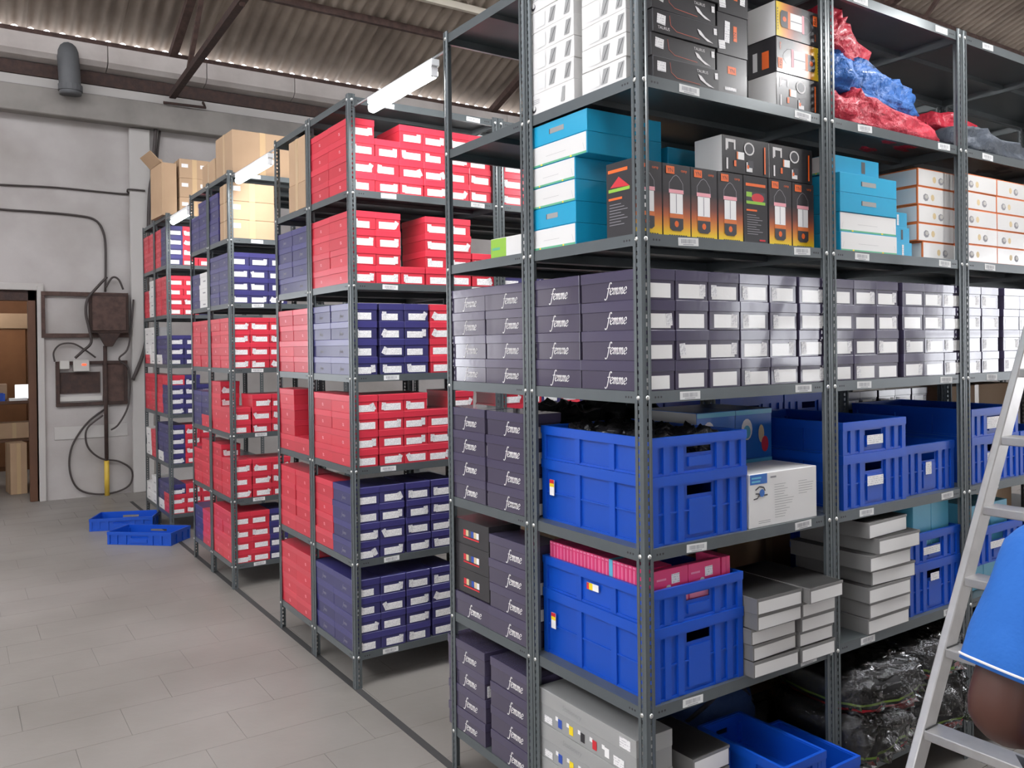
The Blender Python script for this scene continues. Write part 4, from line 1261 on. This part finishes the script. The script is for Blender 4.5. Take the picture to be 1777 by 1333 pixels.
# black boxes with a colourful strip, rear half second shelf
for l in range(3):
    kb = (0.15, 0.26, 0.098)
    o = goods('colour_strip_box', boxmesh(*kb, 'black_card'), 'black box with a row of colour pictures, %s of three' % LAYN[3][l], 'box', 'black boxes with colour pictures', (0.012, BD + 0.30, zs(1) + SHH + 0.003 + l * 0.0985))
    p = Print('side', kb)
    for k, cc in enumerate(('red_ink', 'gold_ink', 'duct_grey', 'blue_ink', 'gold_ink', 'paper')):
        p.rect(0.07 + 0.02 * k, 0.036, 0.089 + 0.02 * k, 0.06, cc)
    p.rect(0.07, 0.026, 0.19, 0.032, 'red_ink')
    ob('print', p.mesh(), o)
# ---- third shelf: white electrical box, blue photo boxes, black packets
wb_ = (0.355, 0.19, 0.18)
o = goods('white_appliance_box', boxmesh(*wb_, 'white_card'), 'white box with blue corner panel and printed text beside crates', 'box', None, (0.482, 0.015, z2))
p = Print('front', wb_)
p.rect(0.004, 0.145, 0.09, 0.178, 'photo_blue'); p.rect(0.012, 0.163, 0.06, 0.169, 'sky_card'); p.rect(0.012, 0.151, 0.055, 0.157, 'sky_card')
p.line([(0.03, 0.126), (0.05, 0.136), (0.072, 0.132), (0.078, 0.12)], 0.005, 'charcoal_ink'); p.line([(0.03, 0.114), (0.05, 0.112), (0.04, 0.098), (0.02, 0.096)], 0.004, 'charcoal_ink')
p.line([(0.05, 0.105), (0.09, 0.106)], 0.005, 'charcoal_ink'); p.disc(0.062, 0.114, 0.013, 0.013, 'photo_blue')
p.rect(0.105, 0.16, 0.135, 0.166, 'ink_grey')
rt_ = random.Random(4)
for k in range(14):
    p.rect(0.125, 0.135 - 0.0085 * k, 0.17 + 0.06 * rt_.random(), 0.1365 - 0.0085 * k, 'grey_card')
for k in range(6):
    p.rect(0.25, 0.135 - 0.0085 * k, 0.285 + 0.05 * rt_.random(), 0.1365 - 0.0085 * k, 'grey_card')
for k in range(2):
    p.rect(0.04, 0.02 - 0.006 * k, 0.1, 0.022 - 0.006 * k, 'grey_card')
ob('print', p.mesh(), o)
for l in range(2):
    for k in range(2):
        pb = (0.20, 0.30, 0.184)
        o = goods('photo_box', boxmesh(*pb, 'photo_blue'), 'blue picture box behind the white box, %s %s' % (['lower', 'upper'][l], ['left', 'right'][k]), 'box', 'blue picture boxes', (0.492 + 0.203 * k, 0.255, z2 + l * 0.1845))
        p = Print('front', pb)
        p.disc(0.06, 0.11, 0.03, 0.04, 'white_ink'); p.disc(0.06, 0.1, 0.02, 0.025, 'sky_card'); p.disc(0.14, 0.09, 0.016, 0.034, 'gold_ink')
        if k == 1: p.disc(0.16, 0.05, 0.02, 0.03, 'red_ink')
        p.rect(0.0, 0.165, 0.2, 0.182, 'sky_card')
        ob('print', p.mesh(), o)
        p = Print('side', pb); p.rect(0.002, 0.002, 0.298, 0.182, 'grey_card'); p.rect(0.1, 0.1, 0.2, 0.115, 'charcoal_ink'); ob('side_print', p.mesh('side_print'), o)

def lump_mesh(key, sx, sy, sz, seed, m, amp=0.25, freq=2.2, ex=0.55, taper=0.0, nu=44, nv=22, m2=None):
    def make():
        g = MB()
        def sp(c, e): return math.copysign(abs(c) ** e, c)
        off = Vector((seed * 3.1, seed * 1.7, seed * 0.9))
        for j in range(nv + 1):
            ph = -PI / 2 + PI * j / nv
            for i in range(nu):
                th = 2 * PI * i / nu
                p = Vector((sp(math.cos(ph), ex) * sp(math.cos(th), ex), sp(math.cos(ph), ex) * sp(math.sin(th), ex), sp(math.sin(ph), ex)))
                q = Vector((p.x * sx, p.y * sy, p.z * sz)) / max(sx, sy, sz)
                d = noise.fractal(q * freq * 2 + off, 1.0, 2.0, 4) + 0.7 * abs(noise.noise(q * freq * 4.2 + off)) - 0.25
                k = 1 + amp * d
                tp = 1 - taper * (p.x + 1) / 2
                z = p.z * sz * k * tp
                g.v.append((p.x * sx * (1 + 0.25 * amp * d), p.y * sy * k * tp, max(z, -sz * 0.82)))
        mi = g.mi(m)
        for j in range(nv):
            for i in range(nu):
                i2 = (i + 1) % nu
                g.f.append((j * nu + i, j * nu + i2, (j + 1) * nu + i2, (j + 1) * nu + i)); g.m.append(mi)
        me = g.mesh('lump', smooth=True)
        bm = bmesh.new(); bm.from_mesh(me); bmesh.ops.remove_doubles(bm, verts=bm.verts, dist=1e-5); bm.to_mesh(me); bm.free()
        zmin = min(v.co.z for v in me.vertices)
        for v in me.vertices: v.co.z -= zmin
        return me
    return cached(('lump', key), make)
def lump(name, key, s_, seed, m, label, cat, group, loc, rot=(0, 0, 0), **kw):
    return goods(name, lump_mesh(key, *s_, seed, m, **kw), label, cat, group, loc, rot)
# black packets heaped in the shallow crate
for i, (x, y, rz) in enumerate(((0.15, 0.13, 0.2), (0.33, 0.12, -0.3), (0.16, 0.30, 0.5), (0.34, 0.32, 0.1), (0.17, 0.46, -0.2), (0.33, 0.47, 0.4))):
    lump('black_packet', 'pk%d' % (i % 3), (0.085, 0.075, 0.05), 20 + i % 3, 'poly_black', 'shiny black poly packet in the shallow crate, %s' % ['front left', 'front right', 'middle left', 'middle right', 'back left', 'back right'][i], 'packet', 'black packets in the crate', (x, y, z2 + 0.2135 + 0.0092 + 0.03), (0.1, 0.06, rz), amp=0.3, freq=2.4, ex=0.75)
# ---- second shelf: pink boxes in the shallow crate
zp = z1 + 0.2285 + 0.0095
tp_ = 0.0186
pm = boxmesh(0.115, tp_, 0.158, 'pink_card', 0.001)
bm_ = boxmesh(0.115, tp_, 0.158, 'sky_card', 0.001)
pr_s = Print('side', (0.115, tp_, 0.158)); pr_s.rect(0.003, 0.15, 0.016, 0.155, 'pink_pale'); pr_s.rect(0.003, 0.085, 0.016, 0.09, 'pink_pale'); pr_s.rect(0.007, 0.095, 0.011, 0.145, 'pink_pale')
pr_s = pr_s.mesh('spine_print')
for i in range(26):
    blue = i == 8
    o = goods('slim_blue_box' if blue else 'slim_pink_box', bm_ if blue else pm, 'slim pale blue box among the pink ones in the crate' if blue else 'slim pink box standing in the crate, number %s counting from front post' % (ORD[i] if i < 10 else ['eleventh', 'twelfth', 'thirteenth', 'fourteenth', 'fifteenth', 'sixteenth', 'seventeenth', 'eighteenth', 'nineteenth', 'twentieth', 'twenty-first', 'twenty-second', 'twenty-third', 'twenty-fourth', 'twenty-fifth', 'twenty-sixth'][i - 10]), 'box', 'slim pink boxes', (0.062, 0.068 + i * 0.0189, zp), (0, 0, 0))
    if not blue: ob('spine_print', pr_s, o)
for i in range(2):
    fb = (0.145, 0.02, 0.158)
    o = goods('flat_pink_box', boxmesh(*fb, 'pink_card', 0.001), 'flat pink box facing front in the crate, %s' % ['left', 'right'][i], 'box', 'pink boxes facing the front', (0.07 + i * 0.148, 0.035, zp))
    p = Print('front', fb)
    p.rrect(0.09, 0.125, 0.035, 0.03, 0.03, 'label_print'); p.rect(0.01, 0.125, 0.05, 0.131, 'pink_pale'); p.line([(0.01, 0.098), (0.07, 0.104)], 0.003, 'pink_pale'); p.disc(0.06, 0.103, 0.01, 0.006, 'white_ink')
    p.rect(0.002, 0.05, 0.143, 0.07, 'pink_pale')
    ob('print', p.mesh(), o)
for i in range(2):
    goods('slim_pink_box', boxmesh(0.019, 0.115, 0.158, 'pink_card', 0.001), 'slim pink box edge on at the crate corner, %s' % ['inner', 'outer'][i], 'box', 'slim pink boxes', (0.370 + 0.0195 * i, 0.035, zp))
# grey boxes with white ends
def grey_box(x, y, z, w_, d, h, label, group, rz):
    o = goods('grey_lidded_box', boxmesh(w_, d, h, 'grey_body'), label, 'box', group, (x, y, z), (0, 0, rz))
    ob('end_label', MB().box(0.006, w_ - 0.006, -0.0012, 0.0004, 0.003, h - 0.010, 'white_card').mesh('end_label'), o)
    ob('lid', MB().box(-0.001, w_ + 0.001, -0.001, d + 0.001, h - 0.009, h, 'grey_body').mesh('lid'), o)
gl = ['bottom', 'second', 'third', 'fourth', 'fifth', 'sixth', 'top']
for l in range(5):
    grey_box(0.447 + 0.006 * rb.random() - (0.0 if l == 4 else 0), -0.045 + 0.03 * rb.random(), z1 + l * 0.0525, 0.222, 0.33, 0.052, 'grey box with white end, %s of the left stack of five' % gl[l if l < 4 else 6], 'grey boxes beside the pink crate', 0.04 * (rb.random() - 0.5))
for l in range(5):
    grey_box(0.679 + 0.004 * rb.random(), -0.04 + 0.02 * rb.random() - (0.03 if l == 4 else 0), z1 + l * 0.0525, 0.183, 0.33, 0.052, 'grey box with white end, %s of the right stack of five' % gl[l if l < 4 else 6], 'grey boxes beside the pink crate', 0.03 * (rb.random() - 0.5))
for l in range(7):
    grey_box(1.10 + 0.05 * rb.random(), -0.03 + 0.03 * rb.random(), z1 + l * 0.0595, 0.27, 0.35, 0.059, 'grey box with white end, %s of the tall stack of seven' % gl[l], 'grey boxes in the second bay', 0.16 * (rb.random() - 0.5))
for i in range(2):
    goods('pale_blue_box', boxmesh(0.13, 0.2, 0.24, 'sky_card'), 'pale blue box in the upper crate beside grey boxes, %s' % ['left', 'right'][i], 'box', 'pale blue boxes', (1.50 + 0.134 * i, 0.05, z1 + 0.2005 + 0.0095))
for i in range(3):
    goods('pale_blue_box', boxmesh(0.125, 0.3, 0.119, 'sky_card'), 'pale blue box under the crate behind the ladder, %s' % ['left', 'middle', 'right'][i], 'box', 'pale blue boxes', (1.935 + 0.13 * i, 0.06, z1))
for i in range(2):
    goods('pale_blue_box', boxmesh(0.15, 0.2, 0.24, 'sky_card'), 'pale blue box standing in the crate behind ladder, %s' % ['left', 'right'][i], 'box', 'pale blue boxes', (1.97 + 0.155 * i, 0.06, z1 + 0.12 + 0.0095))
# lowest shelf: long silver boxes with colour squares
for l in range(3):
    sb = (0.15, 0.51, 0.119)
    o = goods('silver_stationery_box', boxmesh(*sb, 'grey_card'), 'long silver box with colour squares, %s of three on lowest shelf' % LAYN[3][l], 'box', 'long silver boxes', (0.014, 0.062, z0 + l * 0.1195))
    ob('lid', MB().box(-0.0015, sb[0] + 0.001, -0.001, sb[1] + 0.001, 0.066, 0.1192, 'silver_card').mesh('lid', bevel=0.001), o)
    p = Print('side', sb)
    for k, cc in enumerate(('blue_ink', 'yellow_ink', 'ink_dark', 'red_ink', 'paper')):
        u = 0.10 + 0.062 * k
        p.rect(u, 0.034, u + 0.014, 0.048, 'paper'); p.rect(u + 0.014, 0.014, u + 0.036, 0.044, cc)
    p.rrect(0.06, 0.02, 0.045, 0.024, 0, 'label_print'); p.rrect(0.43, 0.022, 0.05, 0.03, 0, 'label_print')
    ob('print', p.mesh(), o)
    p = Print('side', sb); p.k = 14; p.rrect(0.46, 0.092, 0.05, 0.032, 0, 'label_print'); p.text('Stationery', 0.14, 0.084, 0.018, 'grey_card', 0, 0.2)
    ob('lid_print', p.mesh('lid_print'), o)
for l in range(4):
    grey_box(0.215 + 0.01 * rb.random(), 0.03, z0 + l * 0.0635, 0.17, 0.26, 0.063, 'small grey box by the corner post, %s on lowest shelf' % gl[l if l < 3 else 6], 'small grey boxes on the lowest shelf', 0.05 * (rb.random() - 0.5))
lump('duffel_bag', 'duffel', (0.21, 0.14, 0.16), 9, 'navy_cloth', 'navy blue cloth bag behind the small crates on lowest shelf', 'bag', None, (0.675, 0.42, z0), (0, 0, -0.1), amp=0.14, freq=1.5, ex=0.7)
o = bpy.data.objects['duffel_bag']
ob('strap', MB().tube(smoothpath([(-0.2, -0.04, 0.12), (-0.1, -0.13, 0.24), (0.05, -0.12, 0.30), (0.16, -0.1, 0.2)], 5), 0.008, 'ink_dark', 6).mesh('strap'), o)
# plastic wrapped striped bundles, lowest shelf of the second bay
for i, (x, y, z, s_, rz) in enumerate(((1.20, 0.18, z0, (0.24, 0.22, 0.12), 0.1), (1.62, 0.2, z0, (0.18, 0.24, 0.14), -0.2), (1.22, 0.16, z0 + 0.19, (0.23, 0.22, 0.09), -0.1), (1.60, 0.18, z0 + 0.22, (0.19, 0.22, 0.085), 0.2))):
    o = lump('wrapped_bundle', 'bd%d' % i, s_, 30 + i, 'striped_cloth', 'striped black cloth bundle in clear plastic, %s' % ['lower left', 'lower right', 'upper left', 'upper right'][i], 'bundle', 'wrapped bundles on the lowest shelf', (x, y, z), (0, 0, rz), amp=0.1, freq=1.6, ex=0.6)
    ob('plastic_wrap', lump_mesh('bw%d' % i, s_[0] * 1.05, s_[1] * 1.06, s_[2] * 1.06, 40 + i, 'poly_clear', amp=0.2, freq=5.0, ex=0.6, nu=64, nv=32), o, (0, 0, -0.001))
# cloth bags on the sixth shelf of bays two and three
g = 'nylon bags on the sixth shelf'
lump('nylon_bag', 'nb0', (0.44, 0.16, 0.075), 3, 'nylon_red', 'long crumpled red nylon bag lying along the shelf edge', 'bag', g, (1.385, 0.17, z5), (0, 0.05, -0.02), amp=0.27, freq=3.2, taper=0.35)
lump('nylon_bag', 'nb1', (0.37, 0.17, 0.09), 4, 'nylon_blue', 'crumpled blue nylon bag lying on the red one', 'bag', g, (1.31, 0.20, z5 + 0.112), (0, 0.1, 0.04), amp=0.27, freq=3.2, taper=0.2)
lump('nylon_bag', 'nb2', (0.25, 0.16, 0.10), 5, 'nylon_red', 'red nylon bag heaped above the blue one at the post', 'bag', g, (1.17, 0.20, z5 + 0.235), (0, 0.32, 0.1), amp=0.3, freq=3.0, taper=0.5)
lump('nylon_bag', 'nb3', (0.15, 0.14, 0.06), 6, 'nylon_green', 'dark green nylon bag behind the red one at right', 'bag', g, (1.66, 0.40, z5), (0, 0, 0.2), amp=0.25, freq=2.4)
lump('nylon_bag', 'nb4', (0.38, 0.15, 0.07), 7, 'nylon_dark', 'dark grey nylon bag on the shelf edge of third bay', 'bag', g, (2.25, 0.16, z5), (0, 0.03, 0), amp=0.24, freq=2.6, taper=0.3)
lump('nylon_bag', 'nb5', (0.30, 0.14, 0.055), 8, 'nylon_red', 'red nylon bag lying over the dark grey one', 'bag', g, (2.2, 0.26, z5 + 0.1), (0, 0.1, 0.05), amp=0.24, freq=2.6, taper=0.3)
# stored goods on the rear half of the nearest row, seen through the gaps
for bay in (0, 1, 2, 3):
    for L, nm in ((4, 'fifth'), (2, 'third'), (1, 'second'), (0, 'lowest')):
        if (bay == 0 and L == 4) or (L == 2 and bay < 3):
            continue
        x = bay * BW + (0.30 if bay == 0 else 0.06)
        wdt = BW - (0.36 if bay == 0 else 0.13)
        carton(x, BD + 0.06, zs(L), wdt, 0.44, 0.36, 'wide brown carton at the back of the %s bay, %s shelf' % (ORD[bay], nm), group='brown cartons at the back of the nearest row')

for i, (x, sx) in enumerate(((0.36, 0.2), (0.68, 0.19))):
    lump('black_sack', 'sk%d' % i, (sx, 0.22, 0.21), 60 + i, 'poly_black', 'shiny black sack at the back of the third shelf, %s' % ['left', 'right'][i], 'sack', 'black sacks behind the crates', (x, BD + 0.3, zs(2)), (0, 0, 0.3), amp=0.16, freq=2.2, ex=0.6)
for i in range(3):
    lump('wrapped_bundle', 'bd%d' % (i % 2), (0.17, 0.2, 0.17), 70 + i, 'striped_cloth', 'striped cloth bundle in the third bay, %s' % ['left', 'middle', 'right'][i], 'bundle', 'wrapped bundles on the lowest shelf', (2.02 + 0.27 * i, 0.2, zs(0)), (0, 0, 0.5 * i), amp=0.12, freq=1.8, ex=0.6)
# ================================================================== STORE ROOM BEHIND THE DOORWAY
t = empty('work_table', (-1.48, 10.75, 0))
ob('table_top', MB().box(-0.75, 0.72, -0.35, 0.35, 1.08, 1.12, 'wood_dark').mesh('top', bevel=0.004), t)
ob('lower_shelf', MB().box(-0.72, 0.69, -0.32, 0.32, 0.60, 0.63, 'wood_dark').mesh('shelf', bevel=0.003), t)
for sx in (-0.72, 0.64):
    for sy in (-0.33, 0.28):
        ob('leg', MB().box(sx, sx + 0.05, sy, sy + 0.05, 0, 1.08, 'wood_dark').mesh('leg', bevel=0.003), t)
tag(t, 'dark wooden table seen through the doorway', 'table')
g = 'goods in the store room'
cb = empty('cupboard', (-1.04, 12.4, 0))
ob('carcass', MB().box(-1.2, 1.0, 0, 0.5, 0, 2.3, 'wood_mid').mesh('carcass', bevel=0.005), cb)
for k in range(3):
    dd = ob('door', MB().box(-1.18 + 0.73 * k, -0.47 + 0.73 * k, -0.02, 0, 0.06, 2.24, 'wood_mid').mesh('door', bevel=0.008), cb)
    ob('handle', MB().box(-0.55 + 0.73 * k, -0.53 + 0.73 * k, -0.04, -0.02, 1.0, 1.14, 'wire').mesh('handle', bevel=0.003), dd)
tag(cb, 'brown wooden cupboard at the back of the store room', 'cupboard')
goods('paper_notice', MB().box(0, 0.45, 0, 0.004, 0, 0.5, 'paper').box(0.18, 0.34, -0.0008, 0, 0.38, 0.42, 'ink_dark').box(0.12, 0.34, -0.0008, 0, 0.2, 0.24, 'ink_dark').mesh('notice'), 'white paper notice hanging on the store room cupboard', 'notice', g, (-1.62, 12.372, 1.55))
goods('pale_header_board', MB().box(0, 1.5, 0, 0.03, 0, 0.22, 'carton').mesh('board', bevel=0.003), 'pale board across the top of the store room cupboard', 'board', g, (-2.2, 12.36, 2.08))
goods('white_monitor', MB().box(0, 0.15, 0, 0.03, 0.02, 0.20, 'screen_white').box(0.05, 0.1, 0.0, 0.06, 0, 0.02, 'lamp_body').mesh('monitor', bevel=0.002), 'bright white screen standing on the store room table', 'monitor', g, (-1.03, 10.55, 1.12))
crate(-1.5, 10.5, 1.12, 0.36, 0.3, 0.09, 'blue tray on the store room table')
goods('paper_stack', boxmesh(0.2, 0.15, 0.03, 'paper'), 'stack of white papers on the store room table', 'paper', g, (-1.1, 10.42, 1.1205))
carton(-1.4, 10.9, 1.1205, 0.3, 0.2, 0.2, 'brown carton on the store room table', group=g)
carton(-1.25, 10.62, 0.6305, 0.42, 0.3, 0.2, 'brown carton on the lower shelf of store room table', group=g)
carton(-1.12, 10.0, 0.0, 0.18, 0.35, 0.62, 'tall brown carton on the store room floor by the doorway', group=g, rz=0.1)

# ================================================================== LADDER
ld = empty('step_ladder', (0.6, -0.35, 0))
lean = (1.555 - 0.827) / (1.681 - 0.388)
def lx_(z): return (0.827 + (z - 0.388) * lean) - 0.6
ztop = 2.25
STEPZ = [0.27, 0.505, 0.738, 0.952, 1.175, 1.405, 1.64, 1.87, 2.1]
for y in (0.0, -0.46):
    a = Vector((lx_(0.0), y, 0.0)); b = Vector((lx_(ztop), y, ztop))
    g_ = MB()
    dx, wd = Vector((0.029, 0, -0.029 * lean)), Vector((0, 0.013, 0))
    g_.hexa([a - dx - wd + Vector((0, 0, 0.02)), a + dx - wd + Vector((0, 0, 0.02)), a + dx + wd + Vector((0, 0, 0.02)), a - dx + wd + Vector((0, 0, 0.02))], [b - dx - wd, b + dx - wd, b + dx + wd, b - dx + wd], 'aluminium')
    rl = ob('rail', g_.mesh('rail', bevel=0.003), ld)
    ob('foot', MB().box(a.x - 0.035, a.x + 0.035, y - 0.018, y + 0.018, 0, 0.03, 'rubber').mesh('foot', bevel=0.003), rl)
    for z in (0.738, 0.505):
        ob('clip', MB().box(lx_(z) - 0.034, lx_(z) + 0.034, y - 0.016, y + 0.016, z - 0.008, z + 0.004, 'rubber').mesh('clip'), rl)
    bl = ob('back_leg', MB().tube([(lx_(ztop) + 0.03, y, ztop - 0.03), (lx_(ztop) + 0.95, y, 0.012)], 0.016, 'aluminium', 8).mesh('leg'), ld)
for z in STEPZ[:-1]:
    ob('step', MB().box(lx_(z) - 0.04, lx_(z) + 0.05, -0.45, -0.01, z - 0.03, z, 'aluminium').mesh('step', bevel=0.003), ld)
ob('top_cap', MB().box(lx_(ztop) - 0.06, lx_(ztop) + 0.12, -0.48, 0.02, ztop - 0.02, ztop + 0.02, 'aluminium').mesh('cap', bevel=0.005), ld)
tag(ld, 'aluminium step ladder leaning towards the racks at right', 'ladder')

# ================================================================== PERSON
def skinned(name, verts, edges, radii, m, parent, root=0, sub=2):
    me = bpy.data.meshes.new(name)
    me.from_pydata(verts, edges, [])
    o = ob(name, me, parent)
    md = o.modifiers.new('skin', 'SKIN')
    md.use_smooth_shade = True
    for i, r in enumerate(radii):
        sv = me.skin_vertices[0].data[i]
        sv.radius = r if isinstance(r, tuple) else (r, r)
        sv.use_root = (i == root)
    s_ = o.modifiers.new('sub', 'SUBSURF'); s_.levels = sub; s_.render_levels = sub
    me.materials.append(M[m])
    return o
# local frame: +y forward, +x to the person's right
V, Ed, Rr = [], [], []
def add(p, r, frm=None):
    V.append(p); Rr.append(r)
    if frm is not None: Ed.append((frm, len(V) - 1))
    return len(V) - 1
pel = add((0, 0, 0.93), (0.155, 0.115))
sp1 = add((0, 0.0, 1.10), (0.14, 0.10), pel)
ch = add((0, 0.0, 1.27), (0.155, 0.105), sp1)
nk0 = add((0, -0.01, 1.41), 0.07, ch)
nk = add((0, 0.0, 1.47), 0.055, nk0)
hd = add((0, 0.03, 1.55), 0.078, nk)
hd2 = add((0, 0.035, 1.63), 0.085, hd)
hd3 = add((0, 0.03, 1.69), 0.06, hd2)
HANDS = []
for s_ in (-1, 1):
    sh = add((s_ * 0.165, -0.01, 1.36), 0.062, ch)
    ua = add((s_ * 0.235, -0.06, 1.23), 0.054, sh)
    el = add((s_ * 0.288, -0.09, 1.09), 0.052, ua)
    fa = add((s_ * 0.20, 0.05, 1.03), 0.046, el)
    wr = add((s_ * 0.12, 0.195, 1.02), 0.029, fa)
    pa = add((s_ * 0.095, 0.275, 1.045), (0.038, 0.02), wr)
    HANDS.append((s_, pa))
    for k, (dx, ln2) in enumerate(((-0.027, 0.07), (-0.009, 0.08), (0.009, 0.075), (0.027, 0.06))):
        f0 = add((s_ * 0.09 + dx, 0.315, 1.045), 0.0095, pa)
        f1 = add((s_ * 0.085 + dx, 0.315 + ln2 * 0.5, 1.035), 0.009, f0)
        add((s_ * 0.08 + dx, 0.315 + ln2 * 0.8, 1.012), 0.008, f1)
    t0 = add((s_ * 0.095 - s_ * 0.035, 0.265, 1.05), 0.011, pa)
    add((s_ * 0.095 - s_ * 0.06, 0.295, 1.045), 0.009, t0)
    hp = add((s_ * 0.095, 0, 0.88), 0.088, pel)
    kn = add((s_ * 0.11, 0.02, 0.49), 0.058, hp)
    an = add((s_ * 0.115, -0.02, 0.09), 0.04, kn)
    add((s_ * 0.12, 0.06, 0.045), (0.04, 0.035), an)
    add((s_ * 0.125, 0.15, 0.035), (0.036, 0.03), len(V) - 1)
pz = empty('person', (-0.02, -1.25, 0.0), math.radians(-52))
pz.location = (0.034, -1.276, 0.0)
body = skinned('body', V, Ed, Rr, 'skin', pz)
# nose, ears as small shapes on the head
ob('nose', MB().hexa([(-0.016, 0.105, 1.575), (0.016, 0.105, 1.575), (0.014, 0.14, 1.58), (-0.014, 0.14, 1.58)], [(-0.007, 0.105, 1.63), (0.007, 0.105, 1.63), (0.005, 0.117, 1.63), (-0.005, 0.117, 1.63)], 'skin').mesh('nose', bevel=0.003), pz)
for s_ in (-1, 1):
    ob('ear', MB().tube([(s_ * 0.082, 0.02, 1.57), (s_ * 0.092, 0.015, 1.60), (s_ * 0.085, 0.02, 1.635)], [0.008, 0.014, 0.01], 'skin', 8).mesh('ear', smooth=True), pz)
    ob('eye', MB().tube([(s_ * 0.03, 0.108, 1.615), (s_ * 0.03, 0.116, 1.615)], [0.011, 0.007], 'paper', 10).mesh('eye'), pz)
ob('mouth', MB().box(-0.022, 0.022, 0.1, 0.113, 1.545, 1.552, 'rust').mesh('mouth', bevel=0.002), pz)
ob('hair', lump_mesh('hair', 0.094, 0.105, 0.075, 50, 'hair', amp=0.06, freq=4, ex=0.95), pz, (0, 0.015, 1.625))
tv, te, tr_ = [], [], []
def addt(p, r, frm=None):
    tv.append(p); tr_.append(r)
    if frm is not None: te.append((frm, len(tv) - 1))
    return len(tv) - 1
a0 = addt((0, 0, 0.84), (0.178, 0.135)); a1 = addt((0, 0, 1.05), (0.168, 0.125), a0); a2 = addt((0, 0, 1.27), (0.178, 0.128), a1); a3 = addt((0, -0.01, 1.405), (0.088, 0.085), a2)
for s_ in (-1, 1):
    b0 = addt((s_ * 0.165, -0.008, 1.365), 0.076, a2)
shirt = skinned('t_shirt', tv, te, tr_, 'shirt', pz)
# sleeves: open flared tubes with soft folds and a piped hem
for s_ in (-1, 1):
    cen = smoothpath([(s_ * 0.125, 0.0, 1.39), (s_ * 0.165, -0.015, 1.36), (s_ * 0.205, -0.045, 1.285), (s_ * 0.238, -0.066, 1.22), (s_ * 0.258, -0.08, 1.163)], 5)
    n = len(cen)
    rad = [0.045 + 0.04 * min(1, k / (n * 0.28)) - 0.008 * max(0, (k / n - 0.4)) for k in range(n)]
    g_ = MB().tube(cen, rad, 'shirt', 36, caps=False)
    for k in range(n):
        for q in range(36):
            v = Vector(g_.v[k * 36 + q]); d = (v - cen[k])
            f = 1 + (k / n) * (0.05 * math.sin(q * 0.7 + k * 0.3) + 0.16 * noise.noise(v * 11))
            g_.v[k * 36 + q] = tuple(cen[k] + d * f)
    hem = [Vector(g_.v[(n - 2) * 36 + q % 36]) + (Vector(g_.v[(n - 2) * 36 + q % 36]) - cen[n - 2]).normalized() * 0.001 for q in range(37)]
    me = g_.mesh('sleeve', smooth=True)
    bm = bmesh.new(); bm.from_mesh(me); bmesh.ops.solidify(bm, geom=list(bm.faces), thickness=0.003); bm.to_mesh(me); bm.free()
    me.polygons.foreach_set('use_smooth', [True] * len(me.polygons))
    sl_ = ob('sleeve', me, pz)
    ob('hem_piping', MB().tube(hem, 0.0024, 'white_ink', 6, caps=False).mesh('piping'), sl_)
qv, qe, qr = [], [], []
def addq(p, r, frm=None):
    qv.append(p); qr.append(r)
    if frm is not None: qe.append((frm, len(qv) - 1))
    return len(qv) - 1
c0 = addq((0, 0, 0.93), (0.168, 0.128))
for s_ in (-1, 1):
    c1 = addq((s_ * 0.095, 0, 0.84), 0.098, c0); c2 = addq((s_ * 0.11, 0.02, 0.49), 0.075, c1); addq((s_ * 0.116, -0.01, 0.07), 0.07, c2)
skinned('trousers', qv, qe, qr, 'trousers', pz)
tag(pz, 'person in a blue t-shirt with white sleeve piping, arm bent', 'person')
